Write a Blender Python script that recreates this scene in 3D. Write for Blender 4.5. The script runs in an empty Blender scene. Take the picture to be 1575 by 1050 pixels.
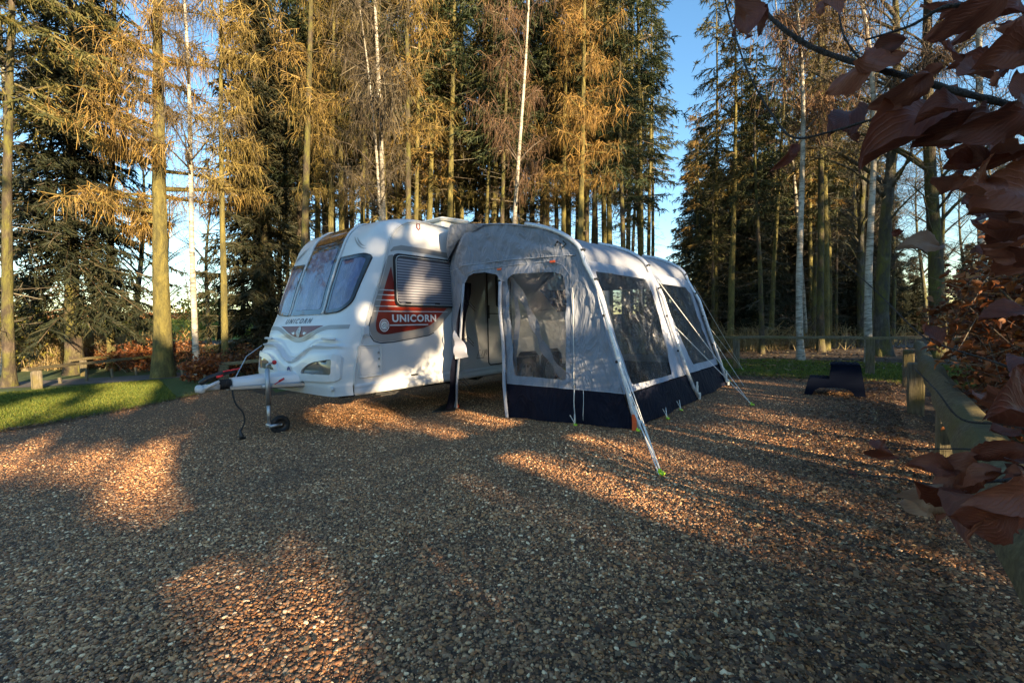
import bpy, bmesh, math, random
import numpy as np
from mathutils import Vector, Matrix, Quaternion
from mathutils.geometry import delaunay_2d_cdt
R = math.radians
sc = bpy.context.scene
# ---------------------------------------------------------------- camera
FPX, CX, CY, CH = 683.0, 787.5, 525.0, 1.15
ROLL, PITCH = R(1.15), R(-2.26)
rv = Vector((1, 0, 0)); fv = Vector((0, math.cos(PITCH), math.sin(PITCH))); uv_ = rv.cross(fv)
r2 = rv * math.cos(ROLL) - uv_ * math.sin(ROLL); u2 = uv_ * math.cos(ROLL) + rv * math.sin(ROLL)
cam_d = bpy.data.cameras.new('camera'); cam = bpy.data.objects.new('camera', cam_d); sc.collection.objects.link(cam)
cam.matrix_world = Matrix(((r2.x, u2.x, -fv.x, 0), (r2.y, u2.y, -fv.y, 0), (r2.z, u2.z, -fv.z, CH), (0, 0, 0, 1)))
cam_d.sensor_width = 36.0; cam_d.lens = 36.0 * FPX / 1575.0; cam_d.clip_start = 0.05; cam_d.clip_end = 2000
sc.camera = cam
# ---------------------------------------------------------------- sun and sky
SUN_H = Vector((0.592, -0.806, 0)).normalized(); SUN_EL = R(10.8)
SUN = Vector((SUN_H.x * math.cos(SUN_EL), SUN_H.y * math.cos(SUN_EL), math.sin(SUN_EL)))
w = bpy.data.worlds.new('World'); sc.world = w; w.use_nodes = True
nt = w.node_tree; bg = nt.nodes['Background']; sky = nt.nodes.new('ShaderNodeTexSky')
sky.sky_type = 'NISHITA'; sky.sun_disc = False; sky.sun_elevation = SUN_EL
sky.sun_rotation = math.atan2(SUN_H.x, SUN_H.y); sky.air_density = 1.0; sky.dust_density = 0.2; sky.ozone_density = 1.6
hs = nt.nodes.new('ShaderNodeHueSaturation'); hs.inputs['Saturation'].default_value = 1.2; hs.inputs['Value'].default_value = .88; nt.links.new(sky.outputs[0], hs.inputs['Color']); nt.links.new(hs.outputs[0], bg.inputs[0]); bg.inputs[1].default_value = 0.12
sl = bpy.data.lights.new('sun', 'SUN'); so = bpy.data.objects.new('sun', sl); sc.collection.objects.link(so)
sl.energy = 5.0; sl.angle = R(0.5); sl.color = (1.0, 0.76, 0.46)
so.rotation_euler = SUN.to_track_quat('Z', 'Y').to_euler(); so.location = (30, -40, 20)
sc.view_settings.view_transform = 'Standard'; sc.view_settings.look = 'None'; sc.view_settings.gamma = 1
sc.view_settings.exposure = 1.98
sc.render.engine = 'CYCLES'; sc.cycles.use_denoising = True
sc.cycles.max_bounces = 8; sc.cycles.transparent_max_bounces = 16; sc.cycles.diffuse_bounces = 3
sc.cycles.glossy_bounces = 3; sc.cycles.caustics_reflective = False; sc.cycles.caustics_refractive = False
COL = sc.collection
# ---------------------------------------------------------------- site frame: origin at caravan corner, +X along caravan, -Y out to the awning
O = Vector((-1.9686564, 5.48500892, 0)); ANG = math.atan2(0.78124522, 0.62422425)
D1 = Vector((0.62422425, 0.78124522, 0)); D2 = Vector((-0.78124522, 0.62422425, 0))
MS = Matrix.Translation(O) @ Matrix.Rotation(ANG, 4, 'Z')
def W(x, y, z=0): return O + D1 * x + D2 * y + Vector((0, 0, z))
def sstep(a, b, x): t = np.clip((x - a) / (b - a), 0, 1); return t * t * (3 - 2 * t)
def gz(x, y):
    yl = (x - O.x) * D2.x + (y - O.y) * D2.y
    s = np.clip(yl + 3.0, 0, 5.2)
    d = np.hypot(x, y)
    return -0.042 * s + 2.6 * sstep(34, 75, d)
def ray(u, v): return fv + r2 * ((u - CX) / FPX) - u2 * ((v - CY) / FPX)
def gp(u, v, dz=0.0):
    d = ray(u, v); z = dz
    for _ in range(6):
        p = Vector((0, 0, CH)) + d * ((z - CH) / d.z); z = float(gz(p.x, p.y)) + dz
    return p
def dep(u, v, Y): return Vector((0, 0, CH)) + ray(u, v) * (Y / ray(u, v).y)
def onpl(u, v, p0, n): d = ray(u, v); c = Vector((0, 0, CH)); return c + d * ((p0 - c).dot(n) / d.dot(n))
def side(u, v, yl=0.0): return onpl(u, v, W(0, yl, 0), D2)
rng = np.random.default_rng(7); random.seed(7)
# ---------------------------------------------------------------- node helpers
def mat(name, col=(.5, .5, .5), rough=.6, metal=0.0, **kw):
    m = bpy.data.materials.new(name); m.use_nodes = True; b = m.node_tree.nodes['Principled BSDF']
    b.inputs['Base Color'].default_value = (*col, 1); b.inputs['Roughness'].default_value = rough; b.inputs['Metallic'].default_value = metal
    for k, v in kw.items(): b.inputs[k].default_value = v
    return m
def N(m, t, **kw):
    n = m.node_tree.nodes.new(t)
    for k, v in kw.items():
        if hasattr(n, k): setattr(n, k, v)
        else: n.inputs[k.replace('_', ' ')].default_value = v
    return n
def LK(m, a, b): m.node_tree.links.new(a, b)
def B(m): return m.node_tree.nodes['Principled BSDF']
def ramp(m, fac, stops, interp='LINEAR'):
    r = N(m, 'ShaderNodeValToRGB'); r.color_ramp.interpolation = interp
    e = r.color_ramp.elements
    while len(e) > 1: e.remove(e[-1])
    e[0].position = stops[0][0]; e[0].color = (*stops[0][1], 1)
    for p, c in stops[1:]:
        x = e.new(p); x.color = (*c, 1)
    LK(m, fac, r.inputs[0]); return r.outputs[0]
def coords(m, scale=(1, 1, 1), kind='Object'):
    tc = N(m, 'ShaderNodeTexCoord'); mp = N(m, 'ShaderNodeMapping'); mp.inputs['Scale'].default_value = scale
    LK(m, tc.outputs[kind], mp.inputs[0]); return mp.outputs[0]
def noise(m, vec, scale, detail=4, rough=.55, dist=0.0):
    n = N(m, 'ShaderNodeTexNoise'); n.inputs['Scale'].default_value = scale; n.inputs['Detail'].default_value = detail
    n.inputs['Roughness'].default_value = rough; n.inputs['Distortion'].default_value = dist
    LK(m, vec, n.inputs['Vector']); return n.outputs[0]
def mixc(m, f, a, b, mode='MIX'):
    n = N(m, 'ShaderNodeMix'); n.data_type = 'RGBA'; n.blend_type = mode
    for s, v in ((n.inputs[0], f), (n.inputs[6], a), (n.inputs[7], b)):
        if isinstance(v, tuple): s.default_value = (*v, 1)
        elif isinstance(v, (int, float)): s.default_value = v
        else: LK(m, v, s)
    return n.outputs[2]
def mathn(m, op, a, b=0.0, c=None):
    n = N(m, 'ShaderNodeMath'); n.operation = op
    for i, v in enumerate((a, b, c)):
        if v is None: continue
        if isinstance(v, (int, float)): n.inputs[i].default_value = v
        else: LK(m, v, n.inputs[i])
    return n.outputs[0]
def bump(m, h, strength=.4, dist=.01):
    b = N(m, 'ShaderNodeBump'); b.inputs['Strength'].default_value = strength; b.inputs['Distance'].default_value = dist
    LK(m, h, b.inputs['Height']); LK(m, b.outputs[0], B(m).inputs['Normal']); return b
def setc(m, c): LK(m, c, B(m).inputs['Base Color'])
# ---------------------------------------------------------------- mesh builder
class MB:
    def __init__(s): s.v = []; s.f = []; s.n = 0; s.mi = []; s.cur = 0; s.pc = []
    def add(s, verts, faces):
        verts = [tuple(p) for p in verts]; k = s.n; s.v += verts; s.pc.append((verts, [tuple(f) for f in faces]))
        s.f += [tuple(i + k for i in f) for f in faces]; s.mi += [s.cur] * len(faces); s.n += len(verts)
    def box(s, c, d, M=None, bev=0.0):
        x, y, z = d[0] / 2, d[1] / 2, d[2] / 2; M = M or Matrix.Identity(4); b = bev
        if b <= 0:
            vs = [Vector((sx * x, sy * y, sz * z)) for sz in (-1, 1) for sx, sy in ((-1, -1), (1, -1), (1, 1), (-1, 1))]
            fs = [(0, 3, 2, 1), (4, 5, 6, 7), (0, 1, 5, 4), (1, 2, 6, 5), (2, 3, 7, 6), (3, 0, 4, 7)]
        else:
            ring = [(-x + b, -y), (x - b, -y), (x, -y + b), (x, y - b), (x - b, y), (-x + b, y), (-x, y - b), (-x, -y + b)]
            ins = [(px * (1 - b / x), py * (1 - b / y)) for px, py in ring]
            vs = [Vector((*p, -z)) for p in ins] + [Vector((*p, -z + b)) for p in ring] + [Vector((*p, z - b)) for p in ring] + [Vector((*p, z)) for p in ins]
            fs = [tuple(range(7, -1, -1)), tuple(range(24, 32))]
            for k in range(3):
                for i in range(8): j = (i + 1) % 8; fs.append((k * 8 + i, k * 8 + j, k * 8 + 8 + j, k * 8 + 8 + i))
        s.add([M @ (Vector(c) + v) if M else Vector(c) + v for v in vs], fs)
    def tube(s, pts, r, seg=8, cap=True, flat=1.0):
        pts = [Vector(p) for p in pts]; n = len(pts); rr = r if isinstance(r, (list, tuple, np.ndarray)) else [r] * n
        vs = []; ref = None
        for i, p in enumerate(pts):
            t = (pts[min(i + 1, n - 1)] - pts[max(i - 1, 0)]).normalized()
            if ref is None:
                ref = Vector((0, 0, 1)) if abs(t.z) < .9 else Vector((1, 0, 0))
            a = (ref - t * ref.dot(t)).normalized(); b = t.cross(a); ref = a
            for k in range(seg):
                th = 2 * math.pi * k / seg; vs.append(p + (a * math.cos(th) * flat + b * math.sin(th)) * rr[i])
        fs = []
        for i in range(n - 1):
            for k in range(seg): l = (k + 1) % seg; fs.append((i * seg + k, i * seg + l, (i + 1) * seg + l, (i + 1) * seg + k))
        if cap: fs += [tuple(range(seg - 1, -1, -1)), tuple((n - 1) * seg + k for k in range(seg))]
        s.add(vs, fs)
    def lathe(s, prof, seg, M):
        vs = []; n = len(prof)
        for (r, h) in prof:
            for k in range(seg): th = 2 * math.pi * k / seg; vs.append(M @ Vector((r * math.cos(th), r * math.sin(th), h)))
        fs = [(i * seg + k, i * seg + (k + 1) % seg, (i + 1) * seg + (k + 1) % seg, (i + 1) * seg + k) for i in range(n - 1) for k in range(seg)]
        s.add(vs, fs)
    def grid(s, fn, us, vs_):
        vv = [fn(a, b) for b in vs_ for a in us]; nu = len(us)
        s.add(vv, [(j * nu + i, j * nu + i + 1, (j + 1) * nu + i + 1, (j + 1) * nu + i) for j in range(len(vs_) - 1) for i in range(nu - 1)])
    def mesh(s, name, mats, smooth=False):
        me = bpy.data.meshes.new(name); me.from_pydata(s.v, [], s.f)
        for m in (mats if isinstance(mats, (list, tuple)) else [mats]): me.materials.append(m)
        if any(s.mi): me.polygons.foreach_set('material_index', s.mi)
        if smooth: me.polygons.foreach_set('use_smooth', [True] * len(s.f))
        me.update(); return me
    def pieces(s, name, mats, parent=None, smooth=False, per=1):
        out = []
        for i in range(0, len(s.pc), per):
            m = MB()
            for v, f in s.pc[i:i + per]: m.add(v, f)
            out.append(m.build(name, mats, parent, smooth))
        return out
    def build(s, name, mats, parent=None, smooth=False, M=None):
        return link(name, s.mesh(name, mats, smooth), parent, M)
def link(name, me, parent=None, M=None):
    o = bpy.data.objects.new(name, me); COL.objects.link(o)
    if parent: o.parent = parent
    if M is not None: o.matrix_world = M
    return o
def smooth_by_angle(o, a=35):
    o.data.polygons.foreach_set('use_smooth', [True] * len(o.data.polygons)); o.data.set_sharp_from_angle(angle=R(a))
def tag(o, label=None, cat=None, group=None, kind=None):
    if label: o['label'] = label
    if cat: o['category'] = cat
    if group: o['group'] = group
    if kind: o['kind'] = kind
    return o
def empty(name, label, cat, M=None, group=None):
    o = bpy.data.objects.new(name, None); o.empty_display_size = .2; COL.objects.link(o)
    if M is not None: o.matrix_world = M
    return tag(o, label, cat, group)
def npmesh(name, V, F, mats, smooth=False, uv=None):
    V = np.asarray(V, np.float32); F = np.asarray(F, np.int32); nf, k = F.shape
    me = bpy.data.meshes.new(name); me.vertices.add(len(V)); me.vertices.foreach_set('co', V.ravel())
    me.loops.add(nf * k); me.loops.foreach_set('vertex_index', F.ravel())
    me.polygons.add(nf); me.polygons.foreach_set('loop_start', np.arange(0, nf * k, k, dtype=np.int32))
    me.polygons.foreach_set('loop_total', np.full(nf, k, np.int32))
    if smooth: me.polygons.foreach_set('use_smooth', np.ones(nf, bool))
    for m in (mats if isinstance(mats, (list, tuple)) else [mats]): me.materials.append(m)
    if uv is not None:
        l = me.uv_layers.new(name='UVMap'); l.data.foreach_set('uv', np.asarray(uv, np.float32)[F.ravel()].ravel())
    me.update(calc_edges=True); me.validate(); return me
def pin(px, py, poly):
    px = np.asarray(px, float); py = np.asarray(py, float); c = np.zeros(px.shape, bool); n = len(poly)
    for i in range(n):
        x1, y1 = poly[i]; x2, y2 = poly[(i + 1) % n]
        if y1 == y2: continue
        k = ((y1 > py) != (y2 > py)) & (px < (x2 - x1) * (py - y1) / (y2 - y1) + x1); c ^= k
    return c
def densify(poly, st):
    out = []
    for i, a in enumerate(poly):
        b = poly[(i + 1) % len(poly)]; d = math.hypot(b[0] - a[0], b[1] - a[1]); n = max(1, int(round(d / st)))
        out += [(a[0] + (b[0] - a[0]) * k / n, a[1] + (b[1] - a[1]) * k / n) for k in range(n)]
    return out
def rnd_poly(poly, r, seg=4):
    out = []; n = len(poly); rs = r if isinstance(r, (list, tuple)) else [r] * n
    for i in range(n):
        a, p, b = Vector(poly[i - 1]), Vector(poly[i]), Vector(poly[(i + 1) % n]); rr = rs[i]
        if rr <= 0: out.append(tuple(p)); continue
        e1, e2 = (a - p), (b - p); l = min(rr, e1.length * .45, e2.length * .45)
        s, t = p + e1.normalized() * l, p + e2.normalized() * l
        for k in range(seg + 1): q = k / seg; out.append(tuple(s * (1 - q) ** 2 + p * 2 * q * (1 - q) + t * q * q))
    return out
def patch(mb, poly, f, off=0.0, step=.1, holes=(), depth=0.0, hdepth=0.0, keep=None):
    """fill a 2-D outline (with holes) by triangles and map it with f(a, b, off)"""
    pts = []; edges = []; loops = [densify(poly, step)] + [densify(h, step) for h in holes]; rings = []
    for lp in loops:
        k = len(pts); pts += lp; n = len(lp); edges += [(k + i, k + (i + 1) % n) for i in range(n)]; rings.append((k, n))
    P = np.array(loops[0]); x0, y0 = P.min(0); x1, y1 = P.max(0)
    gx, gy = np.meshgrid(np.arange(x0 + step * .5, x1, step), np.arange(y0 + step * .5, y1, step)); gx = gx.ravel(); gy = gy.ravel()
    ok = pin(gx, gy, loops[0])
    for h in loops[1:]: ok &= ~pin(gx, gy, h)
    A = np.array(pts)
    if ok.any():
        G = np.c_[gx, gy][ok]; dm = np.array([np.min((A[:, 0] - g[0]) ** 2 + (A[:, 1] - g[1]) ** 2) for g in G]); G = G[dm > (step * .35) ** 2]
        pts += [tuple(g) for g in G]
    r = delaunay_2d_cdt([Vector(p) for p in pts], edges, [], 0, 1e-6); V = [tuple(v) for v in r[0]]; T = r[2]
    c = np.array([[sum(V[i][0] for i in t) / 3, sum(V[i][1] for i in t) / 3] for t in T])
    ok = pin(c[:, 0], c[:, 1], loops[0])
    for h in loops[1:]: ok &= ~pin(c[:, 0], c[:, 1], h)
    if keep: ok &= np.array([keep(*q) for q in c])
    mb.add([f(a, b, off) for a, b in V], [t for t, k in zip(T, ok) if k])
    for j, (k, n) in enumerate(rings):
        d = depth if j == 0 else hdepth
        if d:
            lp = loops[j]; mb.add([f(a, b, off) for a, b in lp] + [f(a, b, off - d) for a, b in lp], [(i, (i + 1) % n, n + (i + 1) % n, n + i) for i in range(n)])
def band(mb, path, wd, f, off, closed=False):
    """flat ribbon of width wd along 2-D path mapped by f"""
    n = len(path); vs = []
    for i, p in enumerate(path):
        a = path[(i - 1) % n] if closed or i else path[0]; b = path[(i + 1) % n] if closed or i < n - 1 else path[-1]
        t = Vector((b[0] - a[0], b[1] - a[1])).normalized(); nn = Vector((-t.y, t.x)); ww = wd[i] if isinstance(wd, (list, tuple)) else wd
        vs += [f(p[0] + nn.x * ww / 2, p[1] + nn.y * ww / 2, off), f(p[0] - nn.x * ww / 2, p[1] - nn.y * ww / 2, off)]
    m = n if closed else n - 1
    mb.add(vs, [(2 * i, 2 * i + 1, (2 * i + 3) % (2 * n), (2 * i + 2) % (2 * n)) for i in range(m)])
def text_mesh(txt, size, f, off, mb, bold=0.0, space=1.0, shear=0.0, aw=1.0):
    cu = bpy.data.curves.new('txt', 'FONT'); cu.body = txt; cu.size = size; cu.space_character = space; cu.offset = bold; cu.shear = shear; cu.resolution_u = 4
    ob = bpy.data.objects.new('txt', cu); COL.objects.link(ob); bpy.context.view_layer.update()
    dg = bpy.context.evaluated_depsgraph_get(); me = bpy.data.meshes.new_from_object(ob.evaluated_get(dg))
    mb.add([f(v.co.x * aw, v.co.y, off) for v in me.vertices], [tuple(p.vertices) for p in me.polygons])
    COL.objects.unlink(ob); bpy.data.objects.remove(ob); bpy.data.curves.remove(cu)

# ---------------------------------------------------------------- materials
def m_bark(name, a, b, c, moss=0.0, mosscol=(.16, .15, .03), sc_=(1, 1, .25)):
    m = mat(name, rough=.9); v = coords(m, sc_); n1 = noise(m, v, 17, 7, .75); n2 = noise(m, coords(m), 1.3, 3)
    col = ramp(m, n1, [(.3, a), (.5, b), (.72, c)])
    if moss:
        f = ramp(m, n2, [(.5 - moss * .35, (0, 0, 0)), (.62 - moss * .3, (1, 1, 1))]); col = mixc(m, f, col, mixc(m, n1, tuple(x * .5 for x in mosscol), mosscol))
    setc(m, col); nb = noise(m, coords(m, (1, 1, .4)), 5, 5, .7, .6); setc(m, mixc(m, ramp(m, nb, [(.4, (.9, .9, .9)), (.6, (0, 0, 0))]), col, tuple(x * .4 for x in b))); bump(m, mathn(m, 'ADD', nb, noise(m, v, 30, 6, .7)), 1.0, .05); return m
M_BARK = m_bark('bark_brown', (.045, .03, .02), (.11, .08, .055), (.2, .16, .11), .35)
M_BARKM = m_bark('bark_mossy', (.07, .06, .02), (.17, .15, .05), (.3, .25, .13), .55, (.24, .20, .05))
M_BARKG = m_bark('bark_grey', (.05, .045, .038), (.13, .12, .1), (.24, .22, .18), .3)
def m_birch():
    m = mat('bark_birch', rough=.75); n = noise(m, coords(m, (2.0, 2.0, 8)), 1.5, 7, .75, 1.2); n2 = noise(m, coords(m, (1, 1, .35)), 4, 4)
    c = ramp(m, n, [(.36, (.05, .04, .03)), (.43, (.20, .18, .14)), (.54, (.42, .38, .31)), (.8, (.58, .54, .46))])
    f = ramp(m, n2, [(.5, (0, 0, 0)), (.66, (.8, .8, .8))]); setc(m, mixc(m, f, c, (.14, .12, .08))); bump(m, n, .3, .01); return m
M_BIRCH = m_birch()
def m_leaf(name, cols, tr=.25, rough=.7):
    m = mat(name, rough=rough); g = N(m, 'ShaderNodeNewGeometry'); c = ramp(m, g.outputs['Random Per Island'], cols); oi = N(m, 'ShaderNodeObjectInfo'); pn = noise(m, g.outputs['Position'], .55, 4); c = mixc(m, 1.0, c, ramp(m, mathn(m, 'MULTIPLY_ADD', oi.outputs['Random'], .6, mathn(m, 'MULTIPLY', pn, .4)), [(.1, (.62, .82, .80)), (.5, (.95, .97, .9)), (.85, (1.3, 1.05, .85))]), 'MULTIPLY'); setc(m, c)
    out = m.node_tree.nodes['Material Output']; t = N(m, 'ShaderNodeBsdfTranslucent'); LK(m, c, t.inputs[0]); mx = N(m, 'ShaderNodeMixShader'); mx.inputs[0].default_value = tr
    LK(m, B(m).outputs[0], mx.inputs[1]); LK(m, t.outputs[0], mx.inputs[2]); LK(m, mx.outputs[0], out.inputs[0]); return m
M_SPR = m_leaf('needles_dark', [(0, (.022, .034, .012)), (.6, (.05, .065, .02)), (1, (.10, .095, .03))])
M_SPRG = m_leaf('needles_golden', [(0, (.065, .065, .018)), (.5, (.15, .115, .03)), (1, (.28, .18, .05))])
M_SPRD = m_leaf('needles_shade', [(0, (.012, .016, .007)), (.6, (.028, .034, .012)), (1, (.07, .055, .022))])  # darker copy of the spruce needles, with the shade put into their colour
M_TWB = m_leaf('twigs_birch', [(0, (.05, .032, .02)), (.6, (.11, .068, .038)), (1, (.2, .13, .07))], .1)
M_TWL = m_leaf('twigs_larch', [(0, (.09, .06, .02)), (.6, (.19, .13, .035)), (1, (.34, .24, .06))], .15)
M_TWD = m_leaf('twigs_dead', [(0, (.05, .035, .025)), (.7, (.12, .09, .06)), (1, (.24, .2, .14))], .05)
M_YEL = m_leaf('leaves_yellow_green', [(0, (.10, .11, .015)), (.6, (.2, .19, .03)), (1, (.3, .26, .05))], .35)
M_DRY = m_leaf('stems_dry', [(0, (.2, .12, .05)), (.6, (.38, .25, .11)), (1, (.5, .36, .18))], .2)
M_BEE = m_leaf('leaves_beech', [(0, (.08, .025, .010)), (.5, (.19, .065, .022)), (.85, (.32, .12, .04)), (1, (.5, .25, .08))], .4, .55)
def m_wood(name, a, b, c, s=(1, 1, 1)):
    m = mat(name, rough=.85); n = noise(m, coords(m, s), 6, 6, .6); n2 = noise(m, coords(m), 2.2, 4)
    f = ramp(m, n2, [(.45, (0, 0, 0)), (.65, (1, 1, 1))]); setc(m, mixc(m, f, ramp(m, n, [(.3, a), (.55, b), (.75, c)]), mixc(m, n, (.055, .045, .012), (.20, .16, .045))))
    bump(m, mathn(m, 'ADD', n, noise(m, coords(m, s), 14, 6, .7)), .9, .02); return m
M_RAIL = m_wood('wood_rail', (.06, .042, .022), (.15, .12, .06), (.27, .22, .12), (3, 9, 9))
M_POST = m_wood('wood_post', (.07, .055, .035), (.17, .14, .09), (.27, .23, .16), (9, 9, .8))
def m_plain(name, col, rough=.5, metal=0, nz=0.0, **k):
    m = mat(name, col, rough, metal, **k)
    if nz:
        v = coords(m); n = noise(m, v, 3, 5); setc(m, mixc(m, mathn(m, 'MULTIPLY', n, nz), col, tuple(x * .55 for x in col))); 
        LK(m, mathn(m, 'MULTIPLY_ADD', noise(m, v, 9, 4), .25, rough - .1), B(m).inputs['Roughness'])
    return m
M_WHITE = m_plain('caravan_white', (.66, .67, .68), .32, 0, .35); B(M_WHITE).inputs['Coat Weight'].default_value = .25
M_TRIM = m_plain('trim_pale_grey', (.62, .62, .61), .4, 0, .4)
M_GREY = m_plain('decal_silver_grey', (.30, .29, .28), .4, .2)
M_RED = m_plain('decal_red', (.27, .022, .012), .3, 0); 
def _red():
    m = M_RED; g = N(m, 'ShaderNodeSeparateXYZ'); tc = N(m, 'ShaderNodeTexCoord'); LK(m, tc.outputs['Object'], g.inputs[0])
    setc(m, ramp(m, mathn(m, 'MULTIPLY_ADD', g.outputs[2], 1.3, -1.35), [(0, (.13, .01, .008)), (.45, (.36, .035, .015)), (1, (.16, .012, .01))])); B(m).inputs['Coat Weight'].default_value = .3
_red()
M_MAROON = m_plain('decal_maroon', (.14, .012, .014), .35)
M_LETW = m_plain('lettering_white', (.8, .8, .78), .4)
M_LETD = m_plain('lettering_dark', (.05, .06, .08), .4)
M_BLACK = m_plain('plastic_black', (.012, .012, .013), .42, 0, .3)
M_RUBBER = m_plain('rubber', (.015, .015, .016), .8, 0, .3)
M_STEEL = m_plain('galvanised_steel', (.45, .46, .47), .42, .85, .5)
M_ALLOY = m_plain('alloy', (.55, .56, .57), .3, .9)
M_REDP = m_plain('plastic_red', (.55, .015, .02), .4)
M_BLUE = m_plain('badge_blue', (.01, .03, .16), .4)
M_CHASS = m_plain('chassis_dark', (.03, .03, .032), .7, .2, .5)
def m_screen():
    m = mat('window_screen', (.18, .2, .34), .3, .35, **{'Coat Weight': 1.0, 'Coat Roughness': .03}); v = coords(m, (1, 1, .45))
    n = noise(m, v, 5, 5, .6, .8); setc(m, ramp(m, n, [(.3, (.025, .028, .07)), (.5, (.06, .07, .16)), (.7, (.15, .17, .30))])); bump(m, noise(m, v, 8, 6, .65, 1.2), .9, .04); return m
M_SCR = m_screen()
def m_blind():
    m = mat('window_blind', (.3, .3, .34), .3, .3, **{'Coat Weight': .8, 'Coat Roughness': .04}); wv = N(m, 'ShaderNodeTexWave'); wv.wave_type = 'BANDS'; wv.bands_direction = 'Z'; wv.inputs['Scale'].default_value = 8.5; wv.inputs['Distortion'].default_value = .25
    LK(m, coords(m), wv.inputs[0]); setc(m, ramp(m, wv.outputs[1], [(.1, (.10, .10, .13)), (.6, (.30, .30, .35)), (1, (.42, .42, .46))])); return m
M_BLIND = m_blind()
M_DGLASS = m_plain('dark_acrylic', (.012, .012, .016), .06, 0, 0, **{'Coat Weight': .6})
M_LENS = m_plain('lamp_lens', (.12, .12, .11), .1, .1, .3, **{'Coat Weight': 1.0})
def m_fabric(name, col, rough=.75, fold=1.0, k=.5):
    m = mat(name, col, rough); v = coords(m, (1, 1, 1)); n = noise(m, coords(m, (1.0, 1.0, .55)), 3.2, 5, .55, 1.4); rg = noise(m, coords(m, (1.2, 1.2, .5)), 2.6, 3, .5, 2.2); n = mathn(m, 'ADD', n, mathn(m, 'MULTIPLY', mathn(m, 'POWER', mathn(m, 'SUBTRACT', 1.0, mathn(m, 'MULTIPLY', mathn(m, 'ABSOLUTE', mathn(m, 'SUBTRACT', rg, .5)), 4.0)), 3.0), .4)); fn = noise(m, v, 260, 2)
    setc(m, mixc(m, noise(m, v, 2, 5), tuple(x * .88 for x in col), tuple(min(1, x * 1.1) for x in col)))
    b1 = bump(m, n, .55 * fold, .06); b2 = N(m, 'ShaderNodeBump'); b2.inputs['Strength'].default_value = .15; b2.inputs['Distance'].default_value = .002
    LK(m, fn, b2.inputs['Height']); LK(m, b1.outputs[0], b2.inputs['Normal']); LK(m, b2.outputs[0], B(m).inputs['Normal'])
    B(m).inputs['Sheen Weight'].default_value = .15; return m
M_FAB = m_fabric('awning_grey', (.20, .222, .275))
M_FABR = m_fabric('awning_roof_grey', (.22, .24, .29), .6, .35)
M_FABL = m_fabric('awning_border_grey', (.31, .335, .40), .65, .8)
M_NAVY = m_fabric('awning_navy', (.003, .004, .014), .75, .8); B(M_NAVY).inputs['Sheen Weight'].default_value = 0; B(M_NAVY).inputs['Specular IOR Level'].default_value = .2
M_TUBE = m_plain('awning_tube', (.62, .63, .66), .25, .3, .2)
M_CORD = m_plain('guy_cord', (.7, .7, .66), .5)
M_LIME = m_plain('peg_lime', (.45, .7, .03), .4)
M_ORANGE = m_plain('tab_orange', (.7, .10, .02), .5)
def m_pvc(nm='clear_vinyl', tc=.72, gm=1.7, bd=.035):
    m = mat(nm, (1, 1, 1), .06); nt = m.node_tree; out = nt.nodes['Material Output']; v = coords(m)
    gl = N(m, 'ShaderNodeBsdfGlossy'); gl.inputs['Roughness'].default_value = .02; gl.inputs[0].default_value = (1, 1, 1, 1); tr = N(m, 'ShaderNodeBsdfTransparent'); tr.inputs[0].default_value = (tc, tc, tc, 1)
    na = noise(m, coords(m, (1, 1, .4)), 30, 5, .65, 3.0); n1 = mathn(m, 'ADD', mathn(m, 'MULTIPLY', mathn(m, 'ABSOLUTE', mathn(m, 'SUBTRACT', na, .5)), -2.2), mathn(m, 'MULTIPLY', noise(m, coords(m, (1, 1, .5)), 7, 3, .5, 1.0), .8)); b = N(m, 'ShaderNodeBump'); b.inputs['Strength'].default_value = 1.0; b.inputs['Distance'].default_value = bd; LK(m, n1, b.inputs['Height'])
    LK(m, b.outputs[0], gl.inputs['Normal']); fr = N(m, 'ShaderNodeFresnel'); fr.inputs[0].default_value = 1.5; LK(m, b.outputs[0], fr.inputs['Normal'])
    mx = N(m, 'ShaderNodeMixShader'); LK(m, mathn(m, 'MULTIPLY_ADD', fr.outputs[0], gm, .05), mx.inputs[0]); LK(m, tr.outputs[0], mx.inputs[1]); LK(m, gl.outputs[0], mx.inputs[2])
    LK(m, mx.outputs[0], out.inputs[0]); return m
M_PVC = m_pvc('clear_vinyl', .84, .65, .02); M_PVCD = m_pvc('clear_vinyl_side', .58, 1.6, .05)
M_STOOL = m_plain('step_navy', (.002, .005, .016), .75, 0, .3, **{'Specular IOR Level': .12})
M_PAPER = m_plain('cloth_white', (.7, .68, .72), .8, 0, .2)
# ground materials
def m_gravel():
    m = mat('gravel_bed', rough=.8); v = coords(m); vo = N(m, 'ShaderNodeTexVoronoi'); vo.inputs['Scale'].default_value = 62; LK(m, v, vo.inputs[0])
    sp = N(m, 'ShaderNodeSeparateColor'); LK(m, vo.outputs['Color'], sp.inputs[0])
    c = ramp(m, sp.outputs[0], [(0, (.035, .025, .02)), (.3, (.10, .062, .035)), (.55, (.17, .105, .06)), (.78, (.25, .165, .095)), (.92, (.32, .26, .19)), (1, (.6, .52, .4))])
    c = mixc(m, ramp(m, vo.outputs['Distance'], [(.25, (0, 0, 0)), (.75, (1, 1, 1))]), c, (.02, .016, .012))
    big = noise(m, v, .7, 4); c = mixc(m, ramp(m, big, [(.35, (0, 0, 0)), (.7, (.45, .45, .45))]), c, (.06, .045, .035)); setc(m, mixc(m, 1.0, c, (1.7, 1.33, .95), 'MULTIPLY'))
    h = mathn(m, 'SUBTRACT', 1.0, vo.outputs['Distance']); bump(m, h, 1.0, .014); return m
M_GRAV = m_gravel()
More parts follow.
